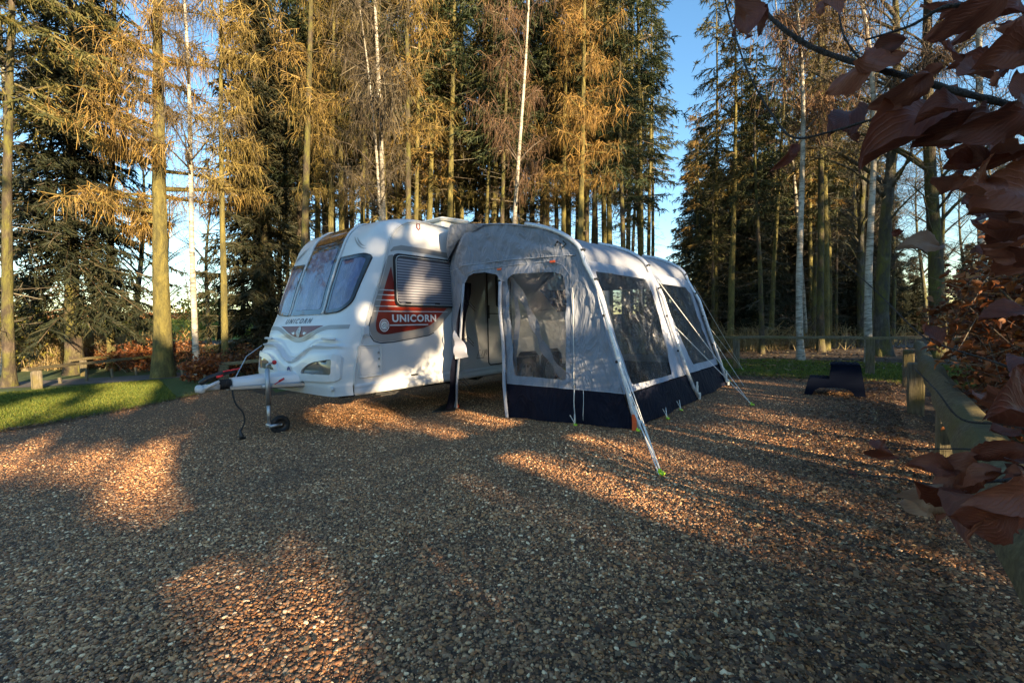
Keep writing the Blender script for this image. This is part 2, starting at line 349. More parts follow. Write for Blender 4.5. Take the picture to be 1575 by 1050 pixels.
def m_pebble():
    m = mat('pebble', rough=.55); at = N(m, 'ShaderNodeAttribute'); at.attribute_type = 'INSTANCER'; at.attribute_name = 'rnd'
    c = ramp(m, at.outputs['Fac'], [(0, (.03, .018, .012)), (.15, (.09, .05, .028)), (.3, (.25, .125, .06)), (.45, (.17, .12, .075)), (.6, (.36, .19, .08)), (.74, (.26, .2, .15)), (.86, (.48, .3, .16)), (.93, (.48, .38, .26)), (1, (.85, .76, .6))])
    n = noise(m, coords(m), 150, 3); gg = N(m, 'ShaderNodeNewGeometry'); nb = noise(m, gg.outputs['Position'], .9, 5, .6, .5); setc(m, mixc(m, ramp(m, nb, [(.46, (0, 0, 0)), (.68, (.55, .55, .55))]), mixc(m, 1.0, mixc(m, mathn(m, 'MULTIPLY', n, .3), c, (.07, .05, .04)), (1.75, 1.38, 1.0), 'MULTIPLY'), (.07, .048, .032))); return m
M_PEB = m_pebble()
def m_soil(name, stops, s1=9, s2=.5, bd=.03):
    m = mat(name, rough=.95); v = coords(m); n = noise(m, v, s1, 7, .7); n2 = noise(m, v, s2, 4); c = ramp(m, n, stops)
    setc(m, mixc(m, mathn(m, 'MULTIPLY', n2, .6), c, tuple(x * .5 for x in stops[1][1]))); bump(m, n, .8, bd); return m
M_FLOOR = m_soil('woodland_floor', [(.3, (.02, .013, .008)), (.5, (.07, .042, .022)), (.7, (.14, .08, .04))])
M_LAWN = m_soil('lawn', [(.3, (.03, .055, .008)), (.5, (.06, .10, .014)), (.7, (.11, .13, .025))], 22, .6, .03)
M_FIELD = m_soil('field', [(.3, (.16, .20, .02)), (.5, (.22, .26, .03)), (.7, (.3, .3, .06))], 2, .1, .03)
M_PATH = m_soil('path', [(.3, (.07, .06, .055)), (.5, (.12, .105, .095)), (.7, (.17, .15, .13))], 40, .8, .006)
M_FGRASS = m_leaf('field_grass', [(0, (.12, .17, .02)), (1, (.3, .3, .06))], .4)
M_GRASS = m_leaf('grass_blades', [(0, (.05, .08, .008)), (.6, (.12, .17, .018)), (1, (.24, .23, .04))], .3)
M_LITTER = m_leaf('fallen_leaves', [(0, (.05, .025, .014)), (.5, (.13, .065, .035)), (.85, (.22, .12, .06)), (1, (.42, .3, .17))], .15, .6)
# ---------------------------------------------------------------- ground
def structure(o): return tag(o, kind='structure')
def heights(P, dz): return np.c_[P[:, 0], P[:, 1], gz(P[:, 0], P[:, 1]) + dz]
def radial_ground():
    rr = np.concatenate([[0.01], np.linspace(1, 16, 31), np.geomspace(17.5, 420, 34)]); th = np.linspace(0, 2 * math.pi, 129)[:-1]
    P = np.array([(r * math.cos(t), r * math.sin(t)) for r in rr for t in th]); V = heights(P, -.012); n = 128
    F = [(i * n + k, i * n + (k + 1) % n, (i + 1) * n + (k + 1) % n, (i + 1) * n + k) for i in range(len(rr) - 1) for k in range(n)]
    structure(link('ground', npmesh('ground', V, F, M_FLOOR, True)))
radial_ground()
def sheet(name, poly, m, dz, st=.5):
    mb = MB(); patch(mb, poly, lambda a, b, off: (a, b, float(gz(a, b)) + off), dz, st); return structure(mb.build(name, m, None, True))
def xy(*pp): return [tuple(gp(*q).xy) for q in pp]
GL = xy((0, 664), (60, 655), (130, 642), (215, 626), (300, 608), (340, 592))      # left edge of the gravel pad
gl0 = [(-9.0, -1.0), (-7.2, 2.6)] + GL
far = [tuple(W(6.9, y).xy) for y in (2.5, 0, -2, -4, -5.1)]
right = [tuple(W(x, -5.5 + .12 * math.sin(x * 1.9)).xy) for x in (6.5, 5, 3.5, 2, .5, -1, -2.5, -4, -6, -8)]
PAD = gl0 + [tuple(W(.9, 4.5).xy), tuple(W(2.4, 4.3).xy), tuple(W(5, 3.6).xy)] + far + right + [(1, -6), (-6, -6)]
pad = sheet('gravel_pad', PAD, M_GRAV, 0.0, .35)
# lawn to the left of the pad, grass strip beyond it
lawn_poly = [(-40, -14), (-10, -14)] + [(-9.4, -1.2), (-7.5, 2.6)] + [(a - .06, b + .1) for a, b in GL] + xy((400, 582)) + [tuple(W(1.2, 5.0).xy), tuple(W(3.2, 5.6).xy), (-7.6, 14.2), (-10, 15.5), (-20, 18), (-40, 18)]
sheet('lawn', lawn_poly, M_LAWN, -.004, .8)
strip = [tuple(W(6.95, 2.2).xy), tuple(W(6.95, -5.6).xy), tuple(W(6.5, -7).xy), tuple(W(9.5, -10).xy), tuple(W(11.2, -6).xy), tuple(W(11.5, 2).xy)]
sheet('grass_strip', strip, M_LAWN, -.004, .6)
sheet('field', [(-140, 30), (-60, 20), (-28, 36), (-14, 44), (-8, 60), (-8, 160), (-120, 150)], M_FIELD, .03, 3.0)
def ribbon_sheet(name, pts, wd, m, dz):
    mb = MB(); P = [Vector(p) for p in pts]; vs = []; n = len(P); K = 5
    for i, p in enumerate(P):
        t = (P[min(i + 1, n - 1)] - P[max(0, i - 1)]).normalized(); q = Vector((-t.y, t.x))
        for k in range(K): s = p + q * wd * (k / (K - 1) - .5); vs.append((s.x, s.y, float(gz(s.x, s.y)) + dz))
    mb.add(vs, [(i * K + k, i * K + k + 1, (i + 1) * K + k + 1, (i + 1) * K + k) for i in range(n - 1) for k in range(K - 1)]); structure(mb.build(name, m, None, True))
ribbon_sheet('path', [(-30, 9.0), (-20, 10.2), (-14, 11.6), (-11, 13.0), (-9, 14.8), (-7, 18), (-4, 22), (2, 26)], 1.9, M_PATH, .006)
ribbon_sheet('path', [(6, 24), (9, 19.5), (12.5, 17.5), (17, 17), (30, 18)], 2.2, M_PATH, .006)
# ---------------------------------------------------------------- where the sun reaches (gaps kept open in the off-frame crowns)
TR = -SUN
def to_ground(P): P = np.asarray(P, float); t = P[..., 2:3] / SUN.z; return (P - t * np.array(SUN))[..., :2]
LIT = []
def lit_px(*pp): LIT.append([tuple(to_ground(np.array(gp(*q)))) for q in pp])
def lit_side(pp, yl=0.0): LIT.append([tuple(to_ground(np.array(side(*q, yl)))) for q in pp])
lit_px((-40, 690), (60, 680), (80, 700), (20, 735), (-60, 745)); lit_px((60, 730), (98, 703), (108, 718), (72, 746))
lit_px((135, 695), (180, 683), (240, 690), (262, 715), (285, 760), (245, 775), (262, 800), (190, 800), (150, 770))
lit_px((235, 820), (275, 820), (370, 880), (350, 905), (290, 880)); lit_px((470, 872), (500, 870), (545, 935), (600, 1050), (500, 1050), (430, 960), (440, 915)); lit_px((375, 925), (425, 925), (480, 1050), (400, 1050)); lit_px((330, 985), (370, 980), (390, 1050), (340, 1050)); lit_px((1130, 600), (1220, 612), (1230, 622), (1140, 612)); lit_px((900, 690), (960, 700), (1000, 716), (930, 706)); lit_px((1250, 745), (1420, 770), (1420, 784), (1270, 758))
lit_px((780, 715), (830, 700), (880, 695), (1000, 720), (1150, 770), (1220, 800), (1100, 790), (950, 760), (800, 735))
lit_px((940, 690), (990, 680), (1080, 705), (1200, 740), (1060, 722))
lit_px((1100, 628), (1180, 625), (1300, 655), (1440, 690), (1430, 740), (1250, 725), (1120, 665)); lit_px((1110, 583), (1200, 588), (1230, 600), (1120, 602)); lit_px((1330, 580), (1420, 600), (1420, 640), (1340, 610))
lit_px((700, 625), (780, 640), (800, 655), (740, 680), (660, 670), (690, 650)); lit_px((455, 640), (560, 612), (620, 640), (600, 668), (500, 650))
lit_px((-60, 615), (30, 628), (35, 655), (-60, 672)); lit_px((40, 612), (200, 600), (230, 612), (200, 626), (60, 640)); lit_px((150, 588), (245, 588), (240, 600), (180, 604))
lit_px((-80, 553), (130, 547), (200, 555), (60, 600), (-80, 615)); lit_px((1120, 540), (1400, 535), (1400, 549), (1120, 552))
lit_px((130, 540), (330, 535), (330, 560), (130, 565))
lit_side([(594, 374), (622, 352), (655, 350), (684, 362), (684, 374), (640, 368), (604, 382)]); lit_side([(572, 598), (602, 586), (622, 580), (644, 556), (660, 550), (682, 560), (688, 580), (600, 598)])
lit_side([(576, 548), (584, 548), (584, 572), (575, 570)]); lit_side([(620, 430), (652, 430), (655, 466), (620, 466)]); lit_side([(684, 500), (694, 500), (694, 560), (685, 560)])
lit_side([(796, 488), (872, 488), (872, 565), (796, 565)]); lit_side([(718, 505), (738, 505), (738, 556), (718, 556)]); lit_side([(745, 510), (770, 510), (770, 560), (745, 560)])
lit_px((1180, 762), (1420, 800), (1420, 812), (1200, 775)); lit_px((1000, 650), (1120, 672), (1120, 682), (1010, 662)); lit_px((620, 840), (760, 900), (740, 930))
LIT.append([tuple(to_ground(np.array(W(1.38, y, z)))) for y, z in ((-2.4, .42), (-2.75, .42), (-2.65, .7), (-2.45, .75))])
LIT.append([tuple(to_ground(np.array(W(x, -2.8, z)))) for x, z in ((1.7, .3), (3.6, .3), (3.6, .5), (1.7, .5))])
LIT.append([tuple(to_ground(np.array(W(x, -2.4, z)))) for x, z in ((1.3, 1.85), (5.3, 1.85), (5.3, 2.05), (1.3, 2.05))])
def shades_lit(P):
    G = to_ground(P); b = np.zeros(len(G), bool)
    for dx, dy in ((0, 0), (.09, .07), (-.09, -.07), (.2, -.27), (-.2, .27)):
        for pl in LIT: b |= pin(G[:, 0] + dx, G[:, 1] + dy, pl)
    return b
# ---------------------------------------------------------------- pebbles: one "stuff" object, instanced on the pad
def pebbles():
    mb = MB(); core = [(a, b) for a, b in PAD]
    xs = np.arange(-9, 9, .25); ys = np.arange(.6, 10.5, .25); V = []; F = []; idx = {}
    for x in xs:
        for y in ys:
            c = (x + .125, y + .125)
            if not pin([c[0]], [c[1]], core)[0] or abs(c[0]) > 1.35 * c[1] + .8: continue
            q = []
            for dx, dy in ((0, 0), (.25, 0), (.25, .25), (0, .25)):
                k = (round(x + dx, 3), round(y + dy, 3))
                if k not in idx: idx[k] = len(V); V.append((k[0], k[1], float(gz(*k)) + .001))
                q.append(idx[k])
            F.append(q)
    me = npmesh('gravel', V, F, M_GRAV); D = np.hypot(*np.array(V)[:, :2].T)
    a = me.attributes.new('dens', 'FLOAT', 'POINT'); a.data.foreach_set('value', np.interp(D, [0, 2.8, 4.5, 7, 10], [12500, 12500, 6500, 2800, 1000]).astype(np.float32))
    o = link('gravel', me); tag(o, 'loose brown and grey pebbles covering the pitch', 'gravel', kind='stuff')
    g = bpy.data.node_groups.new('pebbles', 'GeometryNodeTree'); g.interface.new_socket('Geometry', in_out='INPUT', socket_type='NodeSocketGeometry'); g.interface.new_socket('Geometry', in_out='OUTPUT', socket_type='NodeSocketGeometry')
    n = g.nodes; L = g.links; gi = n.new('NodeGroupInput'); go = n.new('NodeGroupOutput')
    dp = n.new('GeometryNodeDistributePointsOnFaces'); at = n.new('GeometryNodeInputNamedAttribute'); at.data_type = 'FLOAT'; at.inputs[0].default_value = 'dens'
    L.new(gi.outputs[0], dp.inputs['Mesh']); L.new(at.outputs[0], dp.inputs['Density']); ico = n.new('GeometryNodeMeshIcoSphere'); ico.inputs['Radius'].default_value = 1.0; ico.inputs['Subdivisions'].default_value = 2
    sp = n.new('GeometryNodeSetPosition'); nz = n.new('ShaderNodeTexNoise'); nz.inputs['Scale'].default_value = 1.1; vs = n.new('ShaderNodeVectorMath'); vs.operation = 'SUBTRACT'; vs.inputs[1].default_value = (.5, .5, .5)
    vm = n.new('ShaderNodeVectorMath'); vm.operation = 'SCALE'; vm.inputs['Scale'].default_value = 1.3
    L.new(nz.outputs['Color'], vs.inputs[0]); L.new(vs.outputs[0], vm.inputs[0]); L.new(vm.outputs[0], sp.inputs['Offset']); L.new(ico.outputs[0], sp.inputs['Geometry'])
    sm = n.new('GeometryNodeSetMaterial'); sm.inputs['Material'].default_value = M_PEB; L.new(sp.outputs[0], sm.inputs['Geometry']); ss = n.new('GeometryNodeSetShadeSmooth'); L.new(sm.outputs[0], ss.inputs[0])
    ip = n.new('GeometryNodeInstanceOnPoints'); L.new(dp.outputs['Points'], ip.inputs['Points']); L.new(ss.outputs[0], ip.inputs['Instance'])
    def rv3(a, b, sd):
        r = n.new('FunctionNodeRandomValue'); r.data_type = 'FLOAT_VECTOR'; r.inputs[0].default_value = a; r.inputs[1].default_value = b; r.inputs['Seed'].default_value = sd; return r.outputs[0]
    L.new(rv3((-.4, -.4, 0), (.4, .4, 6.28), 3), ip.inputs['Rotation'])
    rs = rv3((.8, .7, .45), (1.5, 1.1, .8), 5); rf = n.new('FunctionNodeRandomValue'); rf.data_type = 'FLOAT'; rf.inputs[2].default_value = 0; rf.inputs[3].default_value = 1; rf.inputs['Seed'].default_value = 9
    pw = n.new('ShaderNodeMath'); pw.operation = 'POWER'; pw.inputs[1].default_value = 4.0; L.new(rf.outputs[1], pw.inputs[0]); ma = n.new('ShaderNodeMath'); ma.operation = 'MULTIPLY_ADD'; ma.inputs[1].default_value = .0075; ma.inputs[2].default_value = .0029; L.new(pw.outputs[0], ma.inputs[0])
    sc3 = n.new('ShaderNodeVectorMath'); sc3.operation = 'SCALE'; L.new(rs, sc3.inputs[0]); L.new(ma.outputs[0], sc3.inputs['Scale']); L.new(sc3.outputs[0], ip.inputs['Scale'])
    st = n.new('GeometryNodeStoreNamedAttribute'); st.data_type = 'FLOAT'; st.domain = 'INSTANCE'; st.inputs['Name'].default_value = 'rnd'
    r1 = n.new('FunctionNodeRandomValue'); r1.data_type = 'FLOAT'; r1.inputs[2].default_value = 0; r1.inputs[3].default_value = 1; r1.inputs['Seed'].default_value = 21
    L.new(ip.outputs[0], st.inputs['Geometry']); L.new(r1.outputs[1], st.inputs['Value']); L.new(st.outputs[0], go.inputs[0])
    md = o.modifiers.new('pebbles', 'NODES'); md.node_group = g
pebbles()
# ---------------------------------------------------------------- grass and leaf litter
def scatter_blades(name, poly, n, h, m, label, cat, wd=.004):
    P = np.array(poly); x0, y0 = P.min(0); x1, y1 = P.max(0); X = rng.uniform(x0, x1, n * 3); Y = rng.uniform(y0, y1, n * 3)
    k = pin(X, Y, poly); X, Y = X[k][:n], Y[k][:n]; n = len(X); Z = gz(X, Y) - .01; a = rng.uniform(0, 6.28, n); hh = h * rng.uniform(.4, 1.2, n); ln = rng.normal(0, .5, (n, 2)) * hh[:, None]
    ww = wd * (1 + np.hypot(X, Y) * .08); bx, by = np.cos(a) * ww, np.sin(a) * ww
    V = np.stack([np.c_[X - bx, Y - by, Z], np.c_[X + bx, Y + by, Z], np.c_[X + ln[:, 0], Y + ln[:, 1], Z + hh]], 1).reshape(-1, 3)
    return tag(link(name, npmesh(name, V, np.arange(3 * n).reshape(-1, 3), m)), label, cat, kind='stuff')
gp_near = [(-9.4, 2.0), (-7.5, 3.0)] + [(a - .02, b + .03) for a, b in GL] + xy((400, 586)) + [tuple(W(-.3, 6).xy), (-10, 12.5), (-14, 8)]
scatter_blades('grass', gp_near, 110000, .05, M_GRASS, 'short mown green grass left of the gravel pitch', 'grass')
scatter_blades('grass', strip, 60000, .055, M_GRASS, 'green grass strip beyond the fence on the right', 'grass', .006)
scatter_blades('grass', [(-60, 24), (-28, 37), (-14, 45), (-8, 60), (-12, 80), (-60, 85), (-80, 60)], 60000, .38, M_FGRASS, 'bright yellow green grass of the sunlit field at left', 'grass', .012)
def litter(name, X, Y, sz, m, label, up=.006):
    n = len(X); Z = gz(X, Y) + up + rng.uniform(0, .012, n); a = rng.uniform(0, 6.28, n); L = sz * rng.uniform(.5, 1.2, n); Wd = L * rng.uniform(.25, .6, n)
    c, s = np.cos(a), np.sin(a); t = rng.normal(0, .35, (n, 4)) * L[:, None]; q = []
    for k, (u, v) in enumerate(((-.5, 0), (0, -.5), (.5, 0), (0, .5))): q.append(np.c_[X + c * u * L - s * v * Wd, Y + s * u * L + c * v * Wd, Z + np.abs(t[:, k]) * .6])
    q.insert(1, None); q.pop(1)
    V = np.stack(q, 1).reshape(-1, 3); return tag(link(name, npmesh(name, V, np.arange(4 * n).reshape(-1, 4), m)), label, 'leaf litter', kind='stuff')
u_ = rng.uniform(-2.6, 7.2, 26000); d_ = -5.15 + np.abs(rng.normal(0, .42, 26000)) * np.where(u_ < 2.5, 1.5, 1) - .12; d_ = np.where(rng.random(26000) < .3, -5.2 - rng.random(26000) * 1.6, d_)
litter('leaf_litter', O.x + D1.x * u_ + D2.x * d_, O.y + D1.y * u_ + D2.y * d_, .034, M_LITTER, 'brown fallen beech leaves and chips along the right edge')
u_ = rng.uniform(6.3, 7.6, 5000); d_ = rng.uniform(-5.4, 1, 5000); litter('leaf_litter', O.x + D1.x * u_ + D2.x * d_, O.y + D1.y * u_ + D2.y * d_, .05, M_LITTER, 'fallen leaves along the far edge of the pitch')
u_ = rng.uniform(-7, 6, 700); d_ = rng.uniform(-5.3, 3.5, 700); litter('leaf_litter', O.x + D1.x * u_ + D2.x * d_, O.y + D1.y * u_ + D2.y * d_, .03, M_LITTER, 'odd fallen leaves lying about on the open gravel')
t_ = rng.uniform(0, len(GL) - 1.01, 3500); k_ = t_.astype(int); G_ = np.array(GL); Q_ = G_[k_] + (G_[k_ + 1] - G_[k_]) * (t_ - k_)[:, None] + rng.normal(0, .10, (3500, 2)) + np.where(rng.random((3500, 1)) < .25, rng.normal(0, .8, (3500, 2)), 0); litter('leaf_litter', Q_[:, 0], Q_[:, 1], .035, M_LITTER, 'brown leaves and debris along the lawn edge')
th = rng.uniform(-.95, .95, 26000); rr = rng.uniform(9.5, 22, 26000); X = rr * np.tan(th) * .9; Y = rr; k = X > 5.5; litter('leaf_litter', X[k], Y[k], .09, M_LITTER, 'brown leaf litter under the birches on the right')
# ---------------------------------------------------------------- caravan (local frame: x rearwards, y away from the awning, z up)
CW = 2.26; LEN = 7.0
SP = [(.0, .31), (-.01, .5), (.012, .69), (.095, .97), (.167, 1.17), (.252, 1.42), (.325, 1.6), (.425, 1.85), (.49, 2.05), (.545, 2.235), (.603, 2.357), (.70, 2.48), (.82, 2.56), (1.05, 2.625), (1.4, 2.63)]
CP = [(-.20, .31), (-.235, .5), (-.235, .69), (-.165, .97), (-.085, 1.17), (.03, 1.42), (.085, 1.6), (.175, 1.85), (.25, 2.05), (.33, 2.235), (.385, 2.357), (.47, 2.48), (.58, 2.57), (.85, 2.65), (1.4, 2.665)]
def smooth_curve(P, n):
    P = np.array(P); d = np.r_[0, np.cumsum(np.hypot(*np.diff(P, axis=0).T))]; t = np.linspace(0, d[-1], n)
    def cr(y):
        m = np.gradient(y, d); i = np.clip(np.searchsorted(d, t, 'right') - 1, 0, len(d) - 2); h = d[i + 1] - d[i]; s = (t - d[i]) / h
        return (2 * s ** 3 - 3 * s ** 2 + 1) * y[i] + (s ** 3 - 2 * s ** 2 + s) * h * m[i] + (-2 * s ** 3 + 3 * s ** 2) * y[i + 1] + (s ** 3 - s ** 2) * h * m[i + 1]
    return np.c_[cr(P[:, 0]), cr(P[:, 1])]
NT = 130
S_ = smooth_curve(SP, NT); C_ = smooth_curve(CP, NT)
def wlat(y): s = min(1, abs((y - CW / 2) / (CW / 2))); return .08 * s * s + .92 * s ** 16
def gs(x, a, w): return math.exp(-((x - a) / w) ** 2)
def zledge(y): s = (y - CW / 2); return .91 - .205 * (.5 + .5 * math.cos(min(1, abs(s) / .62) * math.pi))
def fdisp(y, z):
    """moulding of the lower front panel"""
    if z > 1.25: return 0
    s = abs(y - CW / 2); zl = zledge(y); e = 1 - sstep(1.0, 1.1, s) ; d = 0
    d += .050 * gs(z, zl, .018) + .014 * gs(z, zl + .075, .014)
    d += -.032 * float(sstep(zl + .0, zl + .05, z)) * float(1 - sstep(.99, 1.09, z)) * (.4 + .6 * (1 - float(sstep(.25, .75, s))))
    d += .03 * float(1 - sstep(zl - .09, zl, z))
    return d * float(e) + .012 * float(1 - sstep(.42, .47, z))
def shell(i, y, off=0.0):
    i = max(0, min(NT - 1.001, i)); k = int(i); q = i - k
    c = C_[k] * (1 - q) + C_[k + 1] * q; s = S_[k] * (1 - q) + S_[k + 1] * q; w_ = wlat(y); p = c * (1 - w_) + s * w_
    t = (C_[min(k + 2, NT - 1)] - C_[max(k - 1, 0)]); t = t / np.hypot(*t); nx, nz = -t[1], t[0]; d = off + fdisp(y, p[1])
    return (p[0] + nx * d, y, p[1] + nz * d)
def idx_of_z(y, z):
    w_ = wlat(y); Z = C_[:, 1] * (1 - w_) + S_[:, 1] * w_; return float(np.interp(z, Z[:NT - 12], np.arange(NT - 12)))
def Ff(y, z, off): return shell(idx_of_z(y, z), y, off)
def Fi(y, i, off): return shell(i, y, off)
def Fs(a, b, off): return (a, -off, b)
van = empty('caravan', 'white touring caravan with red side panel and three front windows, hitched to nothing', 'caravan', MS)
van['label'] = 'white touring caravan with a red side panel and three dark front windows'
mb = MB()
ys = np.r_[np.linspace(0, .25, 16)[:-1], np.linspace(.25, CW - .25, 60), np.linspace(CW - .25, CW, 16)[1:]]
mb.grid(lambda a, b: shell(b, a), list(ys), list(np.linspace(0, NT - 1.001, 190)))
# roof, rear and underside
rear = [(5.6, 2.61), (6.5, 2.5), (6.85, 2.3), (6.98, 1.9), (7.0, 1.2), (7.0, .31)]
mb.grid(lambda a, b: (np.interp(b, range(7), [1.4] + [p[0] for p in rear]), a, np.interp(b, range(7), [2.63 + .035 * (1 - wlat(a))] + [p[1] for p in rear])), list(ys[::5]) + [CW], list(np.linspace(0, 6, 25)))
outl = [tuple(p) for p in S_[::3]] + [(1.4, 2.63)] + rear
arch = []  # wheel arches cut out of the skirt
for cxw in (4.42, 3.62): arch += [(cxw + .40, .31), (cxw + .37, .52), (cxw + .22, .64), (cxw - .22, .64), (cxw - .37, .52), (cxw - .40, .31)]
outl = outl + arch
for yy in (0, CW): mb.add([(a, yy, b) for a, b in outl], [tuple(range(len(outl)))[::(1 if yy == 0 else -1)]])
body = mb.build('body', M_WHITE, van, True); body.data.set_sharp_from_angle(angle=R(38))
# skirt moulding along the side, edge trims
mb = MB()
seg = [(.02, 3.18), (3.22 + .83, 4.0 + .02)]
def skirt_run(x0, x1):
    prof = [(.0, .44), (.014, .43), (.018, .40), (.012, .385), (.016, .375), (.02, .33), (.012, .30), (-.03, .295)]
    mb.grid(lambda a, b: (a, -float(np.interp(b, range(8), [p[0] for p in prof])) - .001, float(np.interp(b, range(8), [p[1] for p in prof]))), [x0, (x0 + x1) / 2, x1], list(range(8)))
skirt_run(.0, 3.2); skirt_run(4.85, 6.98)
mb.pieces('side_skirt', M_WHITE, van, True)
mb = MB()
for yy, sg in ((0.0, -1), (CW, 1)):
    path = [(p[0], p[1]) for p in S_[4::3]] + [(1.4, 2.63), (5.6, 2.61), (6.5, 2.5), (6.85, 2.3), (6.98, 1.9), (7.0, 1.2), (7.0, .35)]
    pts = [(a + .012, yy + sg * .004, b - .012) for a, b in path]; mb.tube(pts, .011, 6)
    pts = [(a + .045, yy + sg * .002, b - .03) for a, b in path]; mb.tube(pts, .0045, 5)
mb.pieces('edge_trim', M_TRIM, van, True)
# under the floor
mb = MB(); mb.box((3.4, CW / 2, .36), (6.6, CW - .16, .08)); mb.box((3.2, .5, .28), (6.2, .05, .14)); mb.box((3.2, CW - .5, .28), (6.2, .05, .14)); mb.box((3.62, CW / 2, .24), (.08, 1.9, .08)); mb.box((4.42, CW / 2, .24), (.08, 1.9, .08))
mb.box((.75, .35, .26), (.45, .06, .10)); mb.box((2.0, .95, .25), (.7, .6, .18)); mb.build('chassis', M_CHASS, van)
mb = MB(); mb.tube([(.55, .32, .30), (.80, .32, .20), (.9, .32, .22)], .022, 6); mb.box((.62, .2, .30), (.05, .05, .07)); mb.box((.70, .32, .20), (.26, .10, .02)); mb.box((.62, .02, .325), (.03, .02, .06)); mb.build('corner_steady', M_CHASS, van)
mb = MB(); mb.box((2.28, .05, .32), (.035, .012, .15)); mb.build('reflector', M_BLACK, van)
def wheel(xc, y0, sg):
    M = Matrix.Translation((xc, y0, .205)) @ Matrix.Rotation(sg * math.pi / 2, 4, 'X')
    rt = empty_part('wheel', van); t = MB(); t.lathe([(.20, .0), (.21, -.012), (.29, -.012), (.318, .015), (.325, .05), (.325, .15), (.31, .185), (.21, .19)], 40, M)
    for k in range(44):
        a = 2 * math.pi * k / 44; Mk = M @ Matrix.Rotation(a, 4, 'Z'); t.box((.326, 0, .1), (.006, .02, .16), Mk)
    t.build('tyre', M_RUBBER, rt, True).data.set_sharp_from_angle(angle=R(40))
    t = MB(); t.lathe([(.205, .012), (.2, .0), (.188, .004), (.185, .05), (.10, .07), (.0, .07)], 40, M); t.lathe([(.0, -.004), (.04, -.004), (.05, .01), (.05, .07)], 20, M)
    for k in range(8):
        Mk = M @ Matrix.Rotation(2 * math.pi * k / 8, 4, 'Z'); t.box((.118, 0, .012), (.15, .03, .02), Mk, .004)
    t.build('rim', M_ALLOY, rt, True).data.set_sharp_from_angle(angle=R(35)); return rt
def empty_part(name, parent):
    o = bpy.data.objects.new(name, None); o.empty_display_size = .1; COL.objects.link(o); o.parent = parent; return o
for xc in (3.62, 4.42): wheel(xc, .03, -1); wheel(xc, CW - .03, 1)
mb = MB()
for xc in (3.62, 4.42):
    mb.box((xc, .30, .55), (.74, .5, .02)); mb.box((xc + .37, .3, .42), (.02, .5, .24)); mb.box((xc - .37, .3, .42), (.02, .5, .24)); mb.box((xc, .56, .42), (.76, .02, .28))
mb.build('wheel_arch_liner', M_BLACK, van)
# ---- side decal
gD = [(.64, 2.11), (.56, 2.09), (.47, 1.9), (.30, 1.36), (.235, 1.14), (.29, .98), (.42, .945), (.8, .965), (1.22, 1.02), (1.36, 1.07), (1.74, 1.40), (1.74, 1.44), (.68, 1.44)]
mb = MB(); patch(mb, rnd_poly(gD, [.02, .04, .3, .12, .1, .12, .2, .3, .15, .1, .02, .0, .02], 5), Fs, .003, .3, depth=.003); mb.build('grey_swoosh', M_GREY, van)
mb = MB(); band(mb, [(.275, 1.28), (.235, 1.16), (.24, 1.05), (.30, .965), (.40, .935), (.6, .94), (.9, .97), (1.1, .995), (1.22, 1.01), (1.32, 1.045)], .016, Fs, .0035); mb.build('dark_pinstripe', M_LETD, van)
rD = [(.60, 1.95), (.50, 1.70), (.335, 1.20), (.345, 1.09), (.42, 1.045), (.52, 1.045), (1.24, 1.13), (1.63, 1.44), (.68, 1.44)]
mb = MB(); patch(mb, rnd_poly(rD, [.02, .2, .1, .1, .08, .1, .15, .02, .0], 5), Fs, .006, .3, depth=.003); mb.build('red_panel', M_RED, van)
mb = MB()
for (x0, x1, z) in ((.405, .64, 1.63), (.373, .64, 1.565), (.351, .64, 1.497), (.329, 1.66, 1.417), (.307, 1.60, 1.35)): mb.box(((x0 + x1) / 2, -.0075, z), (x1 - x0, .003, .013))
mb.box((.88, -.0085, 1.165), (.66, .003, .018)); mb.pieces('white_stripe', M_TRIM, van)
mb = MB(); band(mb, [(.60, 2.15), (.66, 2.19), (.78, 2.215), (1.2, 2.215), (1.95, 2.19)], [.02, .05, .07, .075, .08], Fs, .003); mb.build('window_swoosh', M_GREY, van)
mb = MB(); text_mesh('UNICORN', .135, lambda a, b, o_: (.585 + a, -.0095, 1.212 + b), 0, mb, .005, 1.12, aw=1.16); mb.build('side_lettering', M_LETW, van)
mb = MB(); cxy = (.462, 1.165)
for r0, r1, o_ in ((.078, .066, .010), (.055, .045, .010)): band(mb, [(cxy[0] + r0 * math.cos(t) * .9, cxy[1] + r0 * math.sin(t)) for t in np.linspace(0, 2 * math.pi, 33)[:-1]], r0 - r1, Fs, o_, True)
patch(mb, [(cxy[0] + .045 * math.cos(t) * .9, cxy[1] + .045 * math.sin(t)) for t in np.linspace(0, 6.28, 20)[:-1]], Fs, .0085, .1)
mb.cur = 1; band(mb, [(cxy[0] - .03, cxy[1] - .01), (cxy[0] - .01, cxy[1] + .02), (cxy[0] + .015, cxy[1] + .02), (cxy[0] + .03, cxy[1])], .009, Fs, .0105); band(mb, [(cxy[0] - .02, cxy[1] - .022), (cxy[0] + .01, cxy[1] - .005), (cxy[0] + .03, cxy[1] - .02)], .008, Fs, .0105)
mb.build('side_emblem', [M_LETW, M_LETD], van)
mb = MB(); cr = (1.082, 2.545); patch(mb, [(cr[0] - .035, cr[1] + .05), (cr[0] + .03, cr[1] + .05), (cr[0] + .04, cr[1] - .02), (cr[0], cr[1] - .06), (cr[0] - .04, cr[1] - .02)], Fs, .004, .1)
mb.cur = 1; patch(mb, [(cr[0] - .016, cr[1] + .03), (cr[0] + .012, cr[1] + .03), (cr[0] + .018, cr[1] - .01), (cr[0], cr[1] - .035), (cr[0] - .018, cr[1] - .01)], Fs, .006, .1); mb.build('shield_badge', [M_MAROON, M_TRIM], van)
